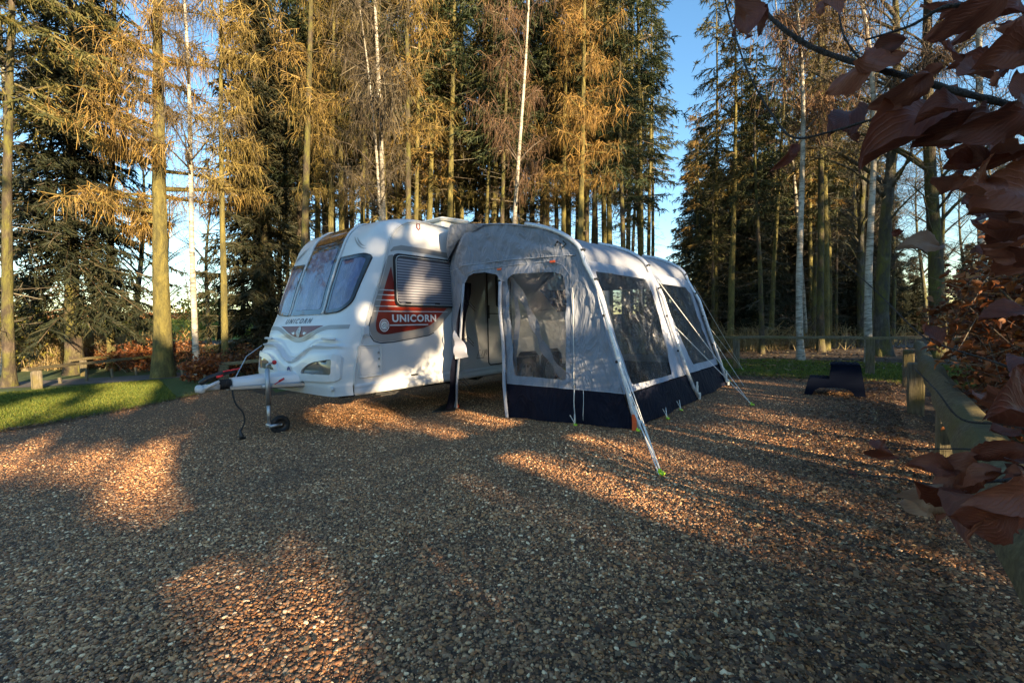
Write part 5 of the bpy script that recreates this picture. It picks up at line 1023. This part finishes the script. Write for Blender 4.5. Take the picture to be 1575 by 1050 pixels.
# ---------------------------------------------------------------- undergrowth
def bush(name, label, cat, c, rx, ry, rz, n, leaf, m, stems, sd, upright=False, group=None):
    g = np.random.default_rng(sd); rt = empty(name, label, cat, Matrix.Translation(c), group); P = g.normal(0, 1, (n, 3)); P /= np.linalg.norm(P, axis=1, keepdims=True); P *= (g.random((n, 1)) ** .45); lump = 1 + .25 * np.sin(P[:, 0:1] * 7 + 1) * np.cos(P[:, 1:2] * 6) + .2 * np.sin(P[:, 2:3] * 9)
    P = P * lump * np.array([rx, ry, rz]) + np.array([0, 0, rz]); P[:, 2] = np.maximum(P[:, 2], .04 + .1 * g.random(n)); d = g.normal(0, 1, (n, 3)); d /= np.linalg.norm(d, axis=1, keepdims=True)
    l = leaf * g.uniform(.6, 1.3, (n, 1)); a = np.cross(d, g.normal(0, 1, (n, 3))); a /= np.linalg.norm(a, axis=1, keepdims=True)
    V = np.stack([P - d * l * .5, P - a * l * .3, P + d * l * .5, P + a * l * .3], 1).reshape(-1, 3); link('leaves', npmesh('leaves', V, np.arange(4 * n).reshape(-1, 4), m), rt)
    A_ = g.uniform(-.5, .5, (stems, 3)) * np.array([rx, ry, 0]) ; E_ = A_ * 1.6 + np.c_[g.normal(0, .2, (stems, 2)) * rx, g.uniform(.6, 1.9, stems) * rz]; link('stems', quads('stems', [rib(A_, E_, .012, .004, g)], M_TWD), rt); return rt
def gq(u, Y): q = dep(u, 500, Y); return Vector((q.x, q.y, float(gz(q.x, q.y))))
for i, (u, Y, rx, rz, n, lb) in enumerate(((160, 16.5, 1.6, .42, 2600, 'copper beech bush at the left end of the row behind the low rail'), (212, 15, 1.0, .5, 2200, 'orange copper beech bush left of the big mossy trunk'), (130, 19, 1.8, .5, 2600, 'copper beech bush farthest back near the dry stems'), (275, 17.5, 1.3, .6, 2400, 'copper beech bush behind the white birch'), (318, 11.8, .62, .36, 2600, 'reddish beech bush behind the hitch, left of the slim trunk'), (372, 13, .75, .42, 2400, 'reddish beech bush between the slim trunk and caravan front'), (300, 14.5, .7, .45, 1600, 'small beech bush between the birch and slim trunk'), (240, 18, 1.2, .5, 1800, 'copper beech bush half hidden by the big trunk'))):
    bush('beech_bush', lb, 'bush', gq(u, Y), rx, .6, rz, n, .085, M_BEE, 40, 200 + i, group='copper beech bushes on the left')
bush('yellow_shrub', 'yellow green leafy shrub at the far left edge', 'bush', gq(30, 16.5), 1.7, 1.2, 1.7, 5000, .12, M_YEL, 60, 300); bush('yellow_shrub', 'sunlit yellow green bush beyond the field between birch and slim trunk', 'bush', gq(318, 40), 3.0, 2, 2.2, 3000, .25, M_YEL, 60, 301)
bush('evergreen_bush', 'olive green bush behind the rear end of the awning', 'bush', gq(1035, 22), 3.0, 2, 2.0, 9000, .16, m_leaf('leaves_olive', [(0, (.04, .04, .012)), (.6, (.10, .09, .03)), (1, (.2, .15, .06))]), 80, 302)
bush('undergrowth', 'tangled dark undergrowth at the edge of the right-hand wood', 'bush', gq(1140, 21), 3.4, 1.5, 1.0, 6000, .12, M_LITTER, 260, 303)
bush('hedge_row', 'long brown hedge at the far side of the field', 'hedge', gq(200, 66), 34, 1.5, .9, 14000, .35, m_leaf('leaves_brown_hedge', [(0, (.10, .05, .02)), (1, (.3, .17, .07))]), 300, 304)
def stems_patch(label, u, Y, rx, h, n, sd):
    g = np.random.default_rng(sd); A_ = g.normal(0, .5, (n, 3)) * np.array([rx, 1.0, 0]); B_ = A_ + np.c_[g.normal(0, .22, (n, 2)), g.uniform(.5, 1, n)] * h; C_2 = B_ + np.c_[g.normal(0, .35, (n, 2)), g.uniform(-.4, .5, n)] * h * .5
    k = np.repeat(np.arange(n), 3); s = g.random((3 * n, 1)); Q = A_[k] * (1 - s) + B_[k] * s
    o = link('dry_stems', quads('dry_stems', [rib(A_, B_, .012, .008, g), rib(B_, C_2, .008, .003, g), rib(Q, Q + g.normal(0, .28, Q.shape), .007, .003, g)], M_DRY), None, Matrix.Translation(gq(u, Y))); return tag(o, label, 'dry stems', kind='stuff')
stems_patch('sunlit tangle of tan dry stems at the far left', 85, 17.5, 2.6, 1.6, 2200, 401); stems_patch('tan dry stems behind the copper beech bushes', 165, 21, 2.4, 1.3, 900, 402)
stems_patch('pale twigs and fallen branches in the right-hand wood', 1180, 17, 5.0, .9, 500, 403)
# fallen sticks below the main right birch
mb = MB(); fb = gp(1200, 535)
for k in range(7): a = Vector((fb.x + random.uniform(-1.3, .3), fb.y + random.uniform(-.3, .5), .03)); mb.tube([a, a + Vector((random.uniform(.3, .7), random.uniform(-.1, .1), random.uniform(.03, .12))), a + Vector((random.uniform(.9, 1.5), random.uniform(-.2, .2), .05))], [.02, .018, .008], 6)
o = mb.build('fallen_branches', M_BARKG, None, True); tag(o, 'fallen grey branches lying on the litter beside the main right birch', 'branches', kind='stuff')
# ---------------------------------------------------------------- trees out of frame on the sunny side: their crowns throw the dappled shade
def shade_trees():
    g = np.random.default_rng(5); side_ = Vector((-SUN_H.y, SUN_H.x, 0)); n = 47000
    s = g.uniform(-19, 30, n); d = g.uniform(19, 27, n); z = g.uniform(2.0, 12.2, n) ; z = np.where(g.random(n) < .25, g.uniform(2, 8, n), z)
    C = np.outer(d, SUN_H) + np.outer(s, side_); P = C + np.array([0, 3.0, 0]); P[:, 2] = z
    cl = .5 + .5 * np.sin(s * 1.7 + z * .9) * np.sin(z * 1.3 - d * 1.1 + s * .4); cut = np.where(z > 8.2, .3 + .65 * (z - 8.2) / 4, .03); ok = (cl > cut) & ~(shades_lit(P) & (g.random(n) < .985)); GQ = to_ground(P); yl = (GQ[:, 0] - O.x) * D2.x + (GQ[:, 1] - O.y) * D2.y; xl = (GQ[:, 0] - O.x) * D1.x + (GQ[:, 1] - O.y) * D1.y; ok &= ~(((yl < -3.3) | (xl < -.9)) & (yl < 2) & (cl < .17)); P = P[ok]; s = s[ok]
    tx = np.linspace(-18, 29, 13); own = np.argmin(np.abs(s[:, None] - tx[None]), 1)
    for j, t in enumerate(tx):
        q = P[own == j]; k = len(q)
        if k < 10: continue
        base = np.array(SUN_H) * 23 + np.array(side_) * t + np.array([0, 3.0, 0]); base[2] = float(gz(base[0], base[1])); rt = empty('shade_tree', 'tall leafy tree behind the viewpoint that shades the gravel', 'tree', Matrix.Translation(base), 'trees behind the viewpoint')
        tm, pts = trunk_mesh('shade_trunk', 12, .06, M_BARK, 700 + j, .2); link('trunk', tm, rt); q = q - base; dd = g.normal(0, 1, q.shape); dd /= np.linalg.norm(dd, axis=1, keepdims=True); a = np.cross(dd, g.normal(0, 1, q.shape)); a /= np.linalg.norm(a, axis=1, keepdims=True); l = g.uniform(.12, .32, (k, 1))
        V = np.stack([q - dd * l, q - a * l * .8, q + dd * l, q + a * l * .8], 1).reshape(-1, 3); link('crown', npmesh('shade_crown', V, np.arange(4 * k).reshape(-1, 4), M_SPR), rt)
shade_trees()
# ---------------------------------------------------------------- beech hedge and the leafy branches close to the viewpoint
def m_beechleaf(name, a, b, c, tr=.35):
    m = mat(name, rough=.55); uvn = N(m, 'ShaderNodeUVMap'); sp = N(m, 'ShaderNodeSeparateXYZ'); LK(m, uvn.outputs[0], sp.inputs[0]); u, v = sp.outputs[0], sp.outputs[1]
    av = mathn(m, 'ABSOLUTE', v); vein = mathn(m, 'SINE', mathn(m, 'MULTIPLY', mathn(m, 'SUBTRACT', u, mathn(m, 'MULTIPLY', av, .55)), 58)); vein = mathn(m, 'POWER', mathn(m, 'MULTIPLY_ADD', vein, .5, .5), 6)
    mid = mathn(m, 'LESS_THAN', av, .035); vv = mathn(m, 'MAXIMUM', vein, mid); n = noise(m, coords(m), 60, 5, .65); oi = N(m, 'ShaderNodeObjectInfo'); n2 = mathn(m, 'MULTIPLY_ADD', oi.outputs['Random'], .5, mathn(m, 'MULTIPLY', n, .6))
    c_ = ramp(m, n2, [(.2, a), (.5, b), (.85, c)]); c_ = mixc(m, mathn(m, 'MULTIPLY', vv, .14), c_, tuple(x * 1.3 for x in c)); setc(m, c_); bump(m, mathn(m, 'ADD', mathn(m, 'MULTIPLY', vv, -.3), n), .6, .002)
    out = m.node_tree.nodes['Material Output']; t = N(m, 'ShaderNodeBsdfTranslucent'); LK(m, c_, t.inputs[0]); mx = N(m, 'ShaderNodeMixShader'); mx.inputs[0].default_value = tr; LK(m, B(m).outputs[0], mx.inputs[1]); LK(m, t.outputs[0], mx.inputs[2]); LK(m, mx.outputs[0], out.inputs[0]); return m
M_BL = m_beechleaf('beech_leaf_near', (.06, .016, .009), (.155, .038, .020), (.27, .09, .045)); M_BP = m_beechleaf('beech_leaf_pale', (.18, .09, .055), (.30, .18, .12), (.4, .27, .19))
def leaf_proto(sd, nu=16, nv=9, L=.08, Wd=.044):
    g = np.random.default_rng(sd); U = np.linspace(0, 1, nu); Vv = np.linspace(-1, 1, nv); c1, c2, tw, fo = g.uniform(-1.2, 1.6), g.uniform(.4, 1.6), g.uniform(-1.0, 1.0), g.uniform(.2, .9); V = []; UV = []
    for u in U:
        w_ = Wd * .5 * (math.sin(math.pi * min(1, u ** .8)) ** .75) * (1 + .05 * math.sin(u * 44)); th = c1 * u * u + .3 * c2 * math.sin(u * 5); x = L * u * (1 - .12 * abs(c1) * u); z0 = L * .28 * math.sin(th) * u
        for v in Vv:
            y = v * w_; z = z0 + fo * abs(y) + .0004 * math.sin((u - abs(v) * .12) * 50 + sd) * abs(v) + .0025 * math.sin(u * 9 + v * 3 + sd) + .0012 * math.sin(u * 31 + sd * 2) * v * v + .006 * c2 * v * v * math.sin(u * 6 + v * 2); a = tw * (u - .3); V.append((x, y * math.cos(a) - (z - z0) * math.sin(a), z0 + y * math.sin(a) + (z - z0) * math.cos(a))); UV.append((u, v))
    F = [(i * nv + k, i * nv + k + 1, (i + 1) * nv + k + 1, (i + 1) * nv + k) for i in range(nu - 1) for k in range(nv - 1)]
    return np.array(V), np.array(F), np.array(UV)
LP = [leaf_proto(900 + k) for k in range(7)]; LM = [npmesh('beech_leaf', v, f, M_BL, True, uv) for v, f, uv in LP]; LMP = npmesh('beech_leaf_pale', *LP[2][:2], M_BP, True, LP[2][2])
SMALL = [leaf_proto(950 + k, 6, 3, 1.0, .55) for k in range(5)]
def leafy(name, label, cat, c, centers, radii, n, size, sd, stems=14, top=1.8, group=None, lean=(0, 0)):
    g = np.random.default_rng(sd); rt = empty(name, label, cat, Matrix.Translation(c), group); C = np.array(centers); pick = g.integers(0, len(C), n); d = g.normal(0, 1, (n, 3)); d /= np.linalg.norm(d, axis=1, keepdims=True); P = C[pick] + d * (g.random((n, 1)) ** .5) * np.array(radii)[pick]
    lay = g.normal(0, .02, n) + np.round(P[:, 2] / .11) * .11; P[:, 2] = np.where(g.random(n) < .6, lay, P[:, 2]); WP = P + np.array(c); k = ~(shades_lit(WP) & (g.random(n) < .65)) & (P[:, 2] > .03) ; P = P[k]; n = len(P)
    Vs = []; Fs_ = []; o0 = 0
    for j in range(5):
        q = P[j::5]; m_ = len(q)
        if not m_: continue
        lv, lf, _ = SMALL[j]; s = size * g.uniform(.55, 1.2, m_); A_ = g.normal(0, 1, (m_, 3)); A_[:, 2] = A_[:, 2] * .45 - .25; A_ /= np.linalg.norm(A_, axis=1, keepdims=True); up = g.normal(0, .7, (m_, 3)) + np.array([0, 0, 1.0]); B_ = np.cross(up, A_); B_ /= np.linalg.norm(B_, axis=1, keepdims=True); C2 = np.cross(A_, B_)
        V = q[:, None, :] + s[:, None, None] * (lv[None, :, 0:1] * A_[:, None] + lv[None, :, 1:2] * B_[:, None] + lv[None, :, 2:3] * C2[:, None]); Vs.append(V.reshape(-1, 3)); Fs_.append((lf[None] + (np.arange(m_) * len(lv))[:, None, None] + o0).reshape(-1, 4)); o0 += m_ * len(lv)
    link('leaves', npmesh('hedge_leaves', np.concatenate(Vs), np.concatenate(Fs_), M_BEE, True), rt)
    mb = MB()
    for k in range(stems):
        a = Vector(C[g.integers(0, len(C))]); r0 = Vector((g.normal(0, .08), g.normal(0, .08), -.05)); mid = Vector((a.x * .5 + g.normal(0, .1), a.y * .5 + g.normal(0, .1), a.z * .6)); mb.tube([r0, mid, a + Vector((g.normal(0, .2), g.normal(0, .2), g.normal(.1, .2)))], [.014, .009, .004], 5)
    link('stems', mb.mesh('hedge_stems', M_BARKG, True), rt)
    k = g.choice(n, min(n, 900), False); Q = P[k]; E_ = Q + g.normal(0, .13, Q.shape); link('twigs', quads('hedge_twigs', [rib(Q, E_, .0025, .0015, g)], M_TWD), rt); return rt
HG = 'beech hedge plants along the right-hand rail'
leafy('beech_hedge', 'copper beech hedge plant with ragged side twigs overhanging the thick rail', 'hedge', (3.05, 2.35, float(gz(3.05, 2.35))), [(-.15, .2, 1.05), (-.05, .15, 1.38), (.1, .1, .75), (.2, -.1, 1.2), (.35, 0, .9), (.1, .25, .5), (.45, -.3, 1.5)], [(.42, .42, .3)] * 7, 4600, .062, 61, group=HG)
leafy('beech_hedge', 'tall copper beech hedge plant just behind the ragged one', 'hedge', (3.95, 3.15, 0), [(0, 0, .5), (0, 0, .9), (-.1, .1, 1.3), (0, 0, 1.7), (-.25, .2, 1.1)], [(.5, .5, .35)] * 5, 7000, .062, 66, group=HG)
leafy('beech_hedge', 'copper beech hedge plant at mid distance behind the rail', 'hedge', (4.75, 3.95, 0), [(0, 0, .5), (0, .1, 1.0), (.1, -.1, 1.45), (.2, -.2, 1.75)], [(.6, .6, .4)] * 4, 7500, .062, 62, group=HG)
leafy('beech_hedge', 'copper beech hedge plant farthest along the thick rail', 'hedge', (6.5, 5.7, 0), [(0, 0, .5), (.1, .1, 1.1), (.1, -.1, 1.7), (.5, -.3, 2.1)], [(.7, .7, .5)] * 4, 6500, .065, 63, group=HG)
leafy('beech_hedge', 'dense copper beech hedge plant at the right edge of the picture', 'hedge', (2.35, 1.35, 0), [(0, 0, .55), (-.05, .05, .85), (0, 0, 1.25), (.1, -.1, 1.6)], [(.38, .34, .34)] * 4, 3800, .062, 64, group=HG)
leafy('beech_hedge', 'unseen copper beech hedge plant added beside the viewpoint to shade the near leaves', 'hedge', (1.95, -.85, 0), [(0, 0, .6), (0, 0, 1.0), (0, .1, 1.4), (.1, -.1, 1.8), (-.5, -.7, 1.3), (.5, .7, 1.3)], [(.5, .5, .4)] * 6, 5200, .062, 67, group=HG)  # out of frame, added to cast shade on the near leaves and gravel
# close branch: twigs as one part, every near leaf a part of its own
def uvd(u, v, Y): return dep(u, v, Y)
br = empty('beech_branch', 'dark twigs with big rust brown leaves hanging close at the upper right', 'branch', Matrix.Translation(uvd(1700, 210, .5))); Mb = br.matrix_world.inverted()
lo = empty('beech_branch', 'cluster of big dull brown leaves over the rail at the lower right', 'branch', Matrix.Translation(uvd(1700, 700, .5))); Ml = lo.matrix_world.inverted()
def twig(par, Mi, pts, r0, r1):
    P = bez([Mi @ uvd(*p) for p in pts], 6); n = len(P); mb = MB(); mb.tube(P, [(r0 + (r1 - r0) * i / (n - 1)) * (1 + .12 * math.sin(i * 2.3)) for i in range(n)], 7); link('twig', mb.mesh('twig', M_TWIG, True), par)
M_TWIG = m_bark('bark_twig', (.02, .017, .015), (.06, .05, .045), (.12, .10, .09))
twig(br, Mb, [(1700, 210, .5), (1575, 168, .5), (1470, 140, .5), (1395, 118, .51), (1320, 98, .52), (1240, 68, .54), (1180, 22, .56), (1140, -30, .58)], .0042, .0022)
twig(br, Mb, [(1470, 140, .5), (1400, 172, .52), (1345, 183, .54), (1280, 202, .58), (1222, 212, .60), (1190, 180, .62), (1150, 110, .66), (1120, 20, .7), (1110, -30, .7)], .0018, .0012)
twig(br, Mb, [(1575, -10, .45), (1500, 6, .46), (1450, 12, .47), (1400, 40, .5), (1330, 62, .52)], .003, .001); twig(br, Mb, [(1330, 100, .52), (1300, 60, .53), (1290, 20, .54)], .0014, .0008); twig(br, Mb, [(1650, 330, .6), (1560, 300, .6), (1490, 250, .6), (1450, 225, .62)], .0025, .001)
twig(br, Mb, [(1640, 600, .9), (1540, 560, .9), (1440, 528, .92), (1400, 500, .95), (1350, 450, 1.0), (1295, 402, 1.05)], .0022, .001); twig(lo, Ml, [(1700, 700, .5), (1560, 655, .55), (1480, 645, .6), (1440, 600, .65), (1405, 565, .7)], .002, .0008)
twig(lo, Ml, [(1700, 700, .5), (1600, 730, .5), (1520, 740, .5), (1440, 745, .52), (1380, 735, .56), (1300, 728, .6)], .0026, .0008); twig(lo, Ml, [(1640, 660, .5), (1560, 690, .52), (1470, 690, .55), (1400, 690, .6), (1350, 688, .62)], .0015, .0006)
gl_ = np.random.default_rng(77)
def leaf(par, Mi, tip, base, Y, dy=.0, me=None, roll=None, wide=1.0):
    a = uvd(*base, Y); b = uvd(*tip, Y + dy); x = b - a; L = x.length; x.normalize(); up = Vector(gl_.normal(0, 1, 3)) * 1.1 + Vector((0, -.7, .6)); y = up.cross(x).normalized(); z = x.cross(y); s = L / .078
    M = Matrix(((x.x, y.x, z.x, a.x), (x.y, y.y, z.y, a.y), (x.z, y.z, z.z, a.z), (0, 0, 0, 1))) @ Matrix.Diagonal((s, s * wide, s, 1)); o = link('leaf', me or LM[int(gl_.integers(0, 7))], par); o.matrix_local = Mi @ M; return o
for t, b, Y in (((1258, 135), (1345, 96), .5), ((1262, 30), (1290, -20), .5), ((1424, 78), (1545, -8), .36), ((1330, 85), (1395, 60), .5), ((1338, 178), (1430, 112), .46), ((1345, 228), (1440, 165), .5), ((1165, 62), (1130, -2), .5), ((1183, 42), (1150, 2), .5), ((1118, 58), (1138, 20), .55), ((1480, 118), (1600, 60), .38), ((1408, 232), (1510, 170), .45), ((1400, 150), (1450, 100), .5), ((1480, 215), (1590, 160), .4), ((1440, 265), (1520, 250), .5), ((1530, 60), (1600, 20), .4), ((1400, 30), (1470, 15), .5), ((1376, 105), (1320, 90), .5), ((1286, 185), (1318, 165), .6), ((1312, 228), (1305, 195), .6), ((1462, 180), (1392, 150), .5), ((1540, 120), (1600, 160), .42), ((1500, 300), (1590, 270), .5), ((1540, 230), (1610, 200), .42), ((1057, 12), (1075, -12), .5), ((1450, 330), (1520, 300), .7)):
    leaf(br, Mb, t, b, Y, gl_.uniform(-.04, .04), wide=.98)
leaf(br, Mb, (1194, 264), (1222, 221), .6, 0, LM[3], wide=.7); leaf(br, Mb, (1388, 374), (1446, 378), .75, 0, LMP); leaf(br, Mb, (1362, 360), (1388, 354), .7)
leaf(br, Mb, (1412, 500), (1445, 535), .62, .02, LM[1], wide=1.5)
for k in range(30): u, v = gl_.uniform(1380, 1620), gl_.uniform(0, 250); 
for k in range(26):
    u = gl_.uniform(1470, 1610); v = gl_.uniform(-10, 300); a = gl_.uniform(-.9, .6); l = gl_.uniform(38, 70); leaf(br, Mb, (u - l * math.cos(a), v - l * math.sin(a) * .8), (u, v), gl_.uniform(.4, .62), gl_.uniform(-.05, .05))
for k in range(16):
    v = gl_.uniform(300, 620); u = gl_.uniform(1560, 1625) ; a = gl_.uniform(-.5, .9); l = gl_.uniform(45, 85); leaf(br, Mb, (u - l * math.cos(a), v + l * math.sin(a) * .8), (u, v), gl_.uniform(.45, .7), gl_.uniform(-.05, .05))
for t, b, Y, p_ in (((1378, 785), (1450, 750), .5, 1), ((1430, 800), (1478, 742), .5, 0), ((1468, 798), (1555, 765), .45, 0), ((1400, 712), (1468, 722), .5, 0), ((1475, 712), (1580, 690), .45, 0), ((1500, 655), (1590, 630), .45, 0), ((1395, 735), (1465, 752), .5, 0), ((1515, 780), (1600, 740), .4, 0), ((1440, 770), (1500, 700), .48, 0), ((1460, 745), (1540, 720), .45, 0), ((1300, 724), (1322, 735), .6, 0), ((1350, 690), (1375, 700), .62, 0), ((1540, 720), (1610, 700), .42, 0), ((1500, 830), (1580, 780), .42, 0), ((1480, 760), (1530, 800), .45, 0)):
    leaf(lo, Ml, t, b, Y, gl_.uniform(-.06, .06), LMP if p_ else None, wide=.95)
for k in range(10):
    u, v = gl_.uniform(1540, 1640), gl_.uniform(600, 790); a = gl_.uniform(-.7, .7); l = gl_.uniform(45, 85); leaf(lo, Ml, (u - l * math.cos(a), v + l * math.sin(a) * .8), (u, v), gl_.uniform(.42, .65), gl_.uniform(-.05, .05))
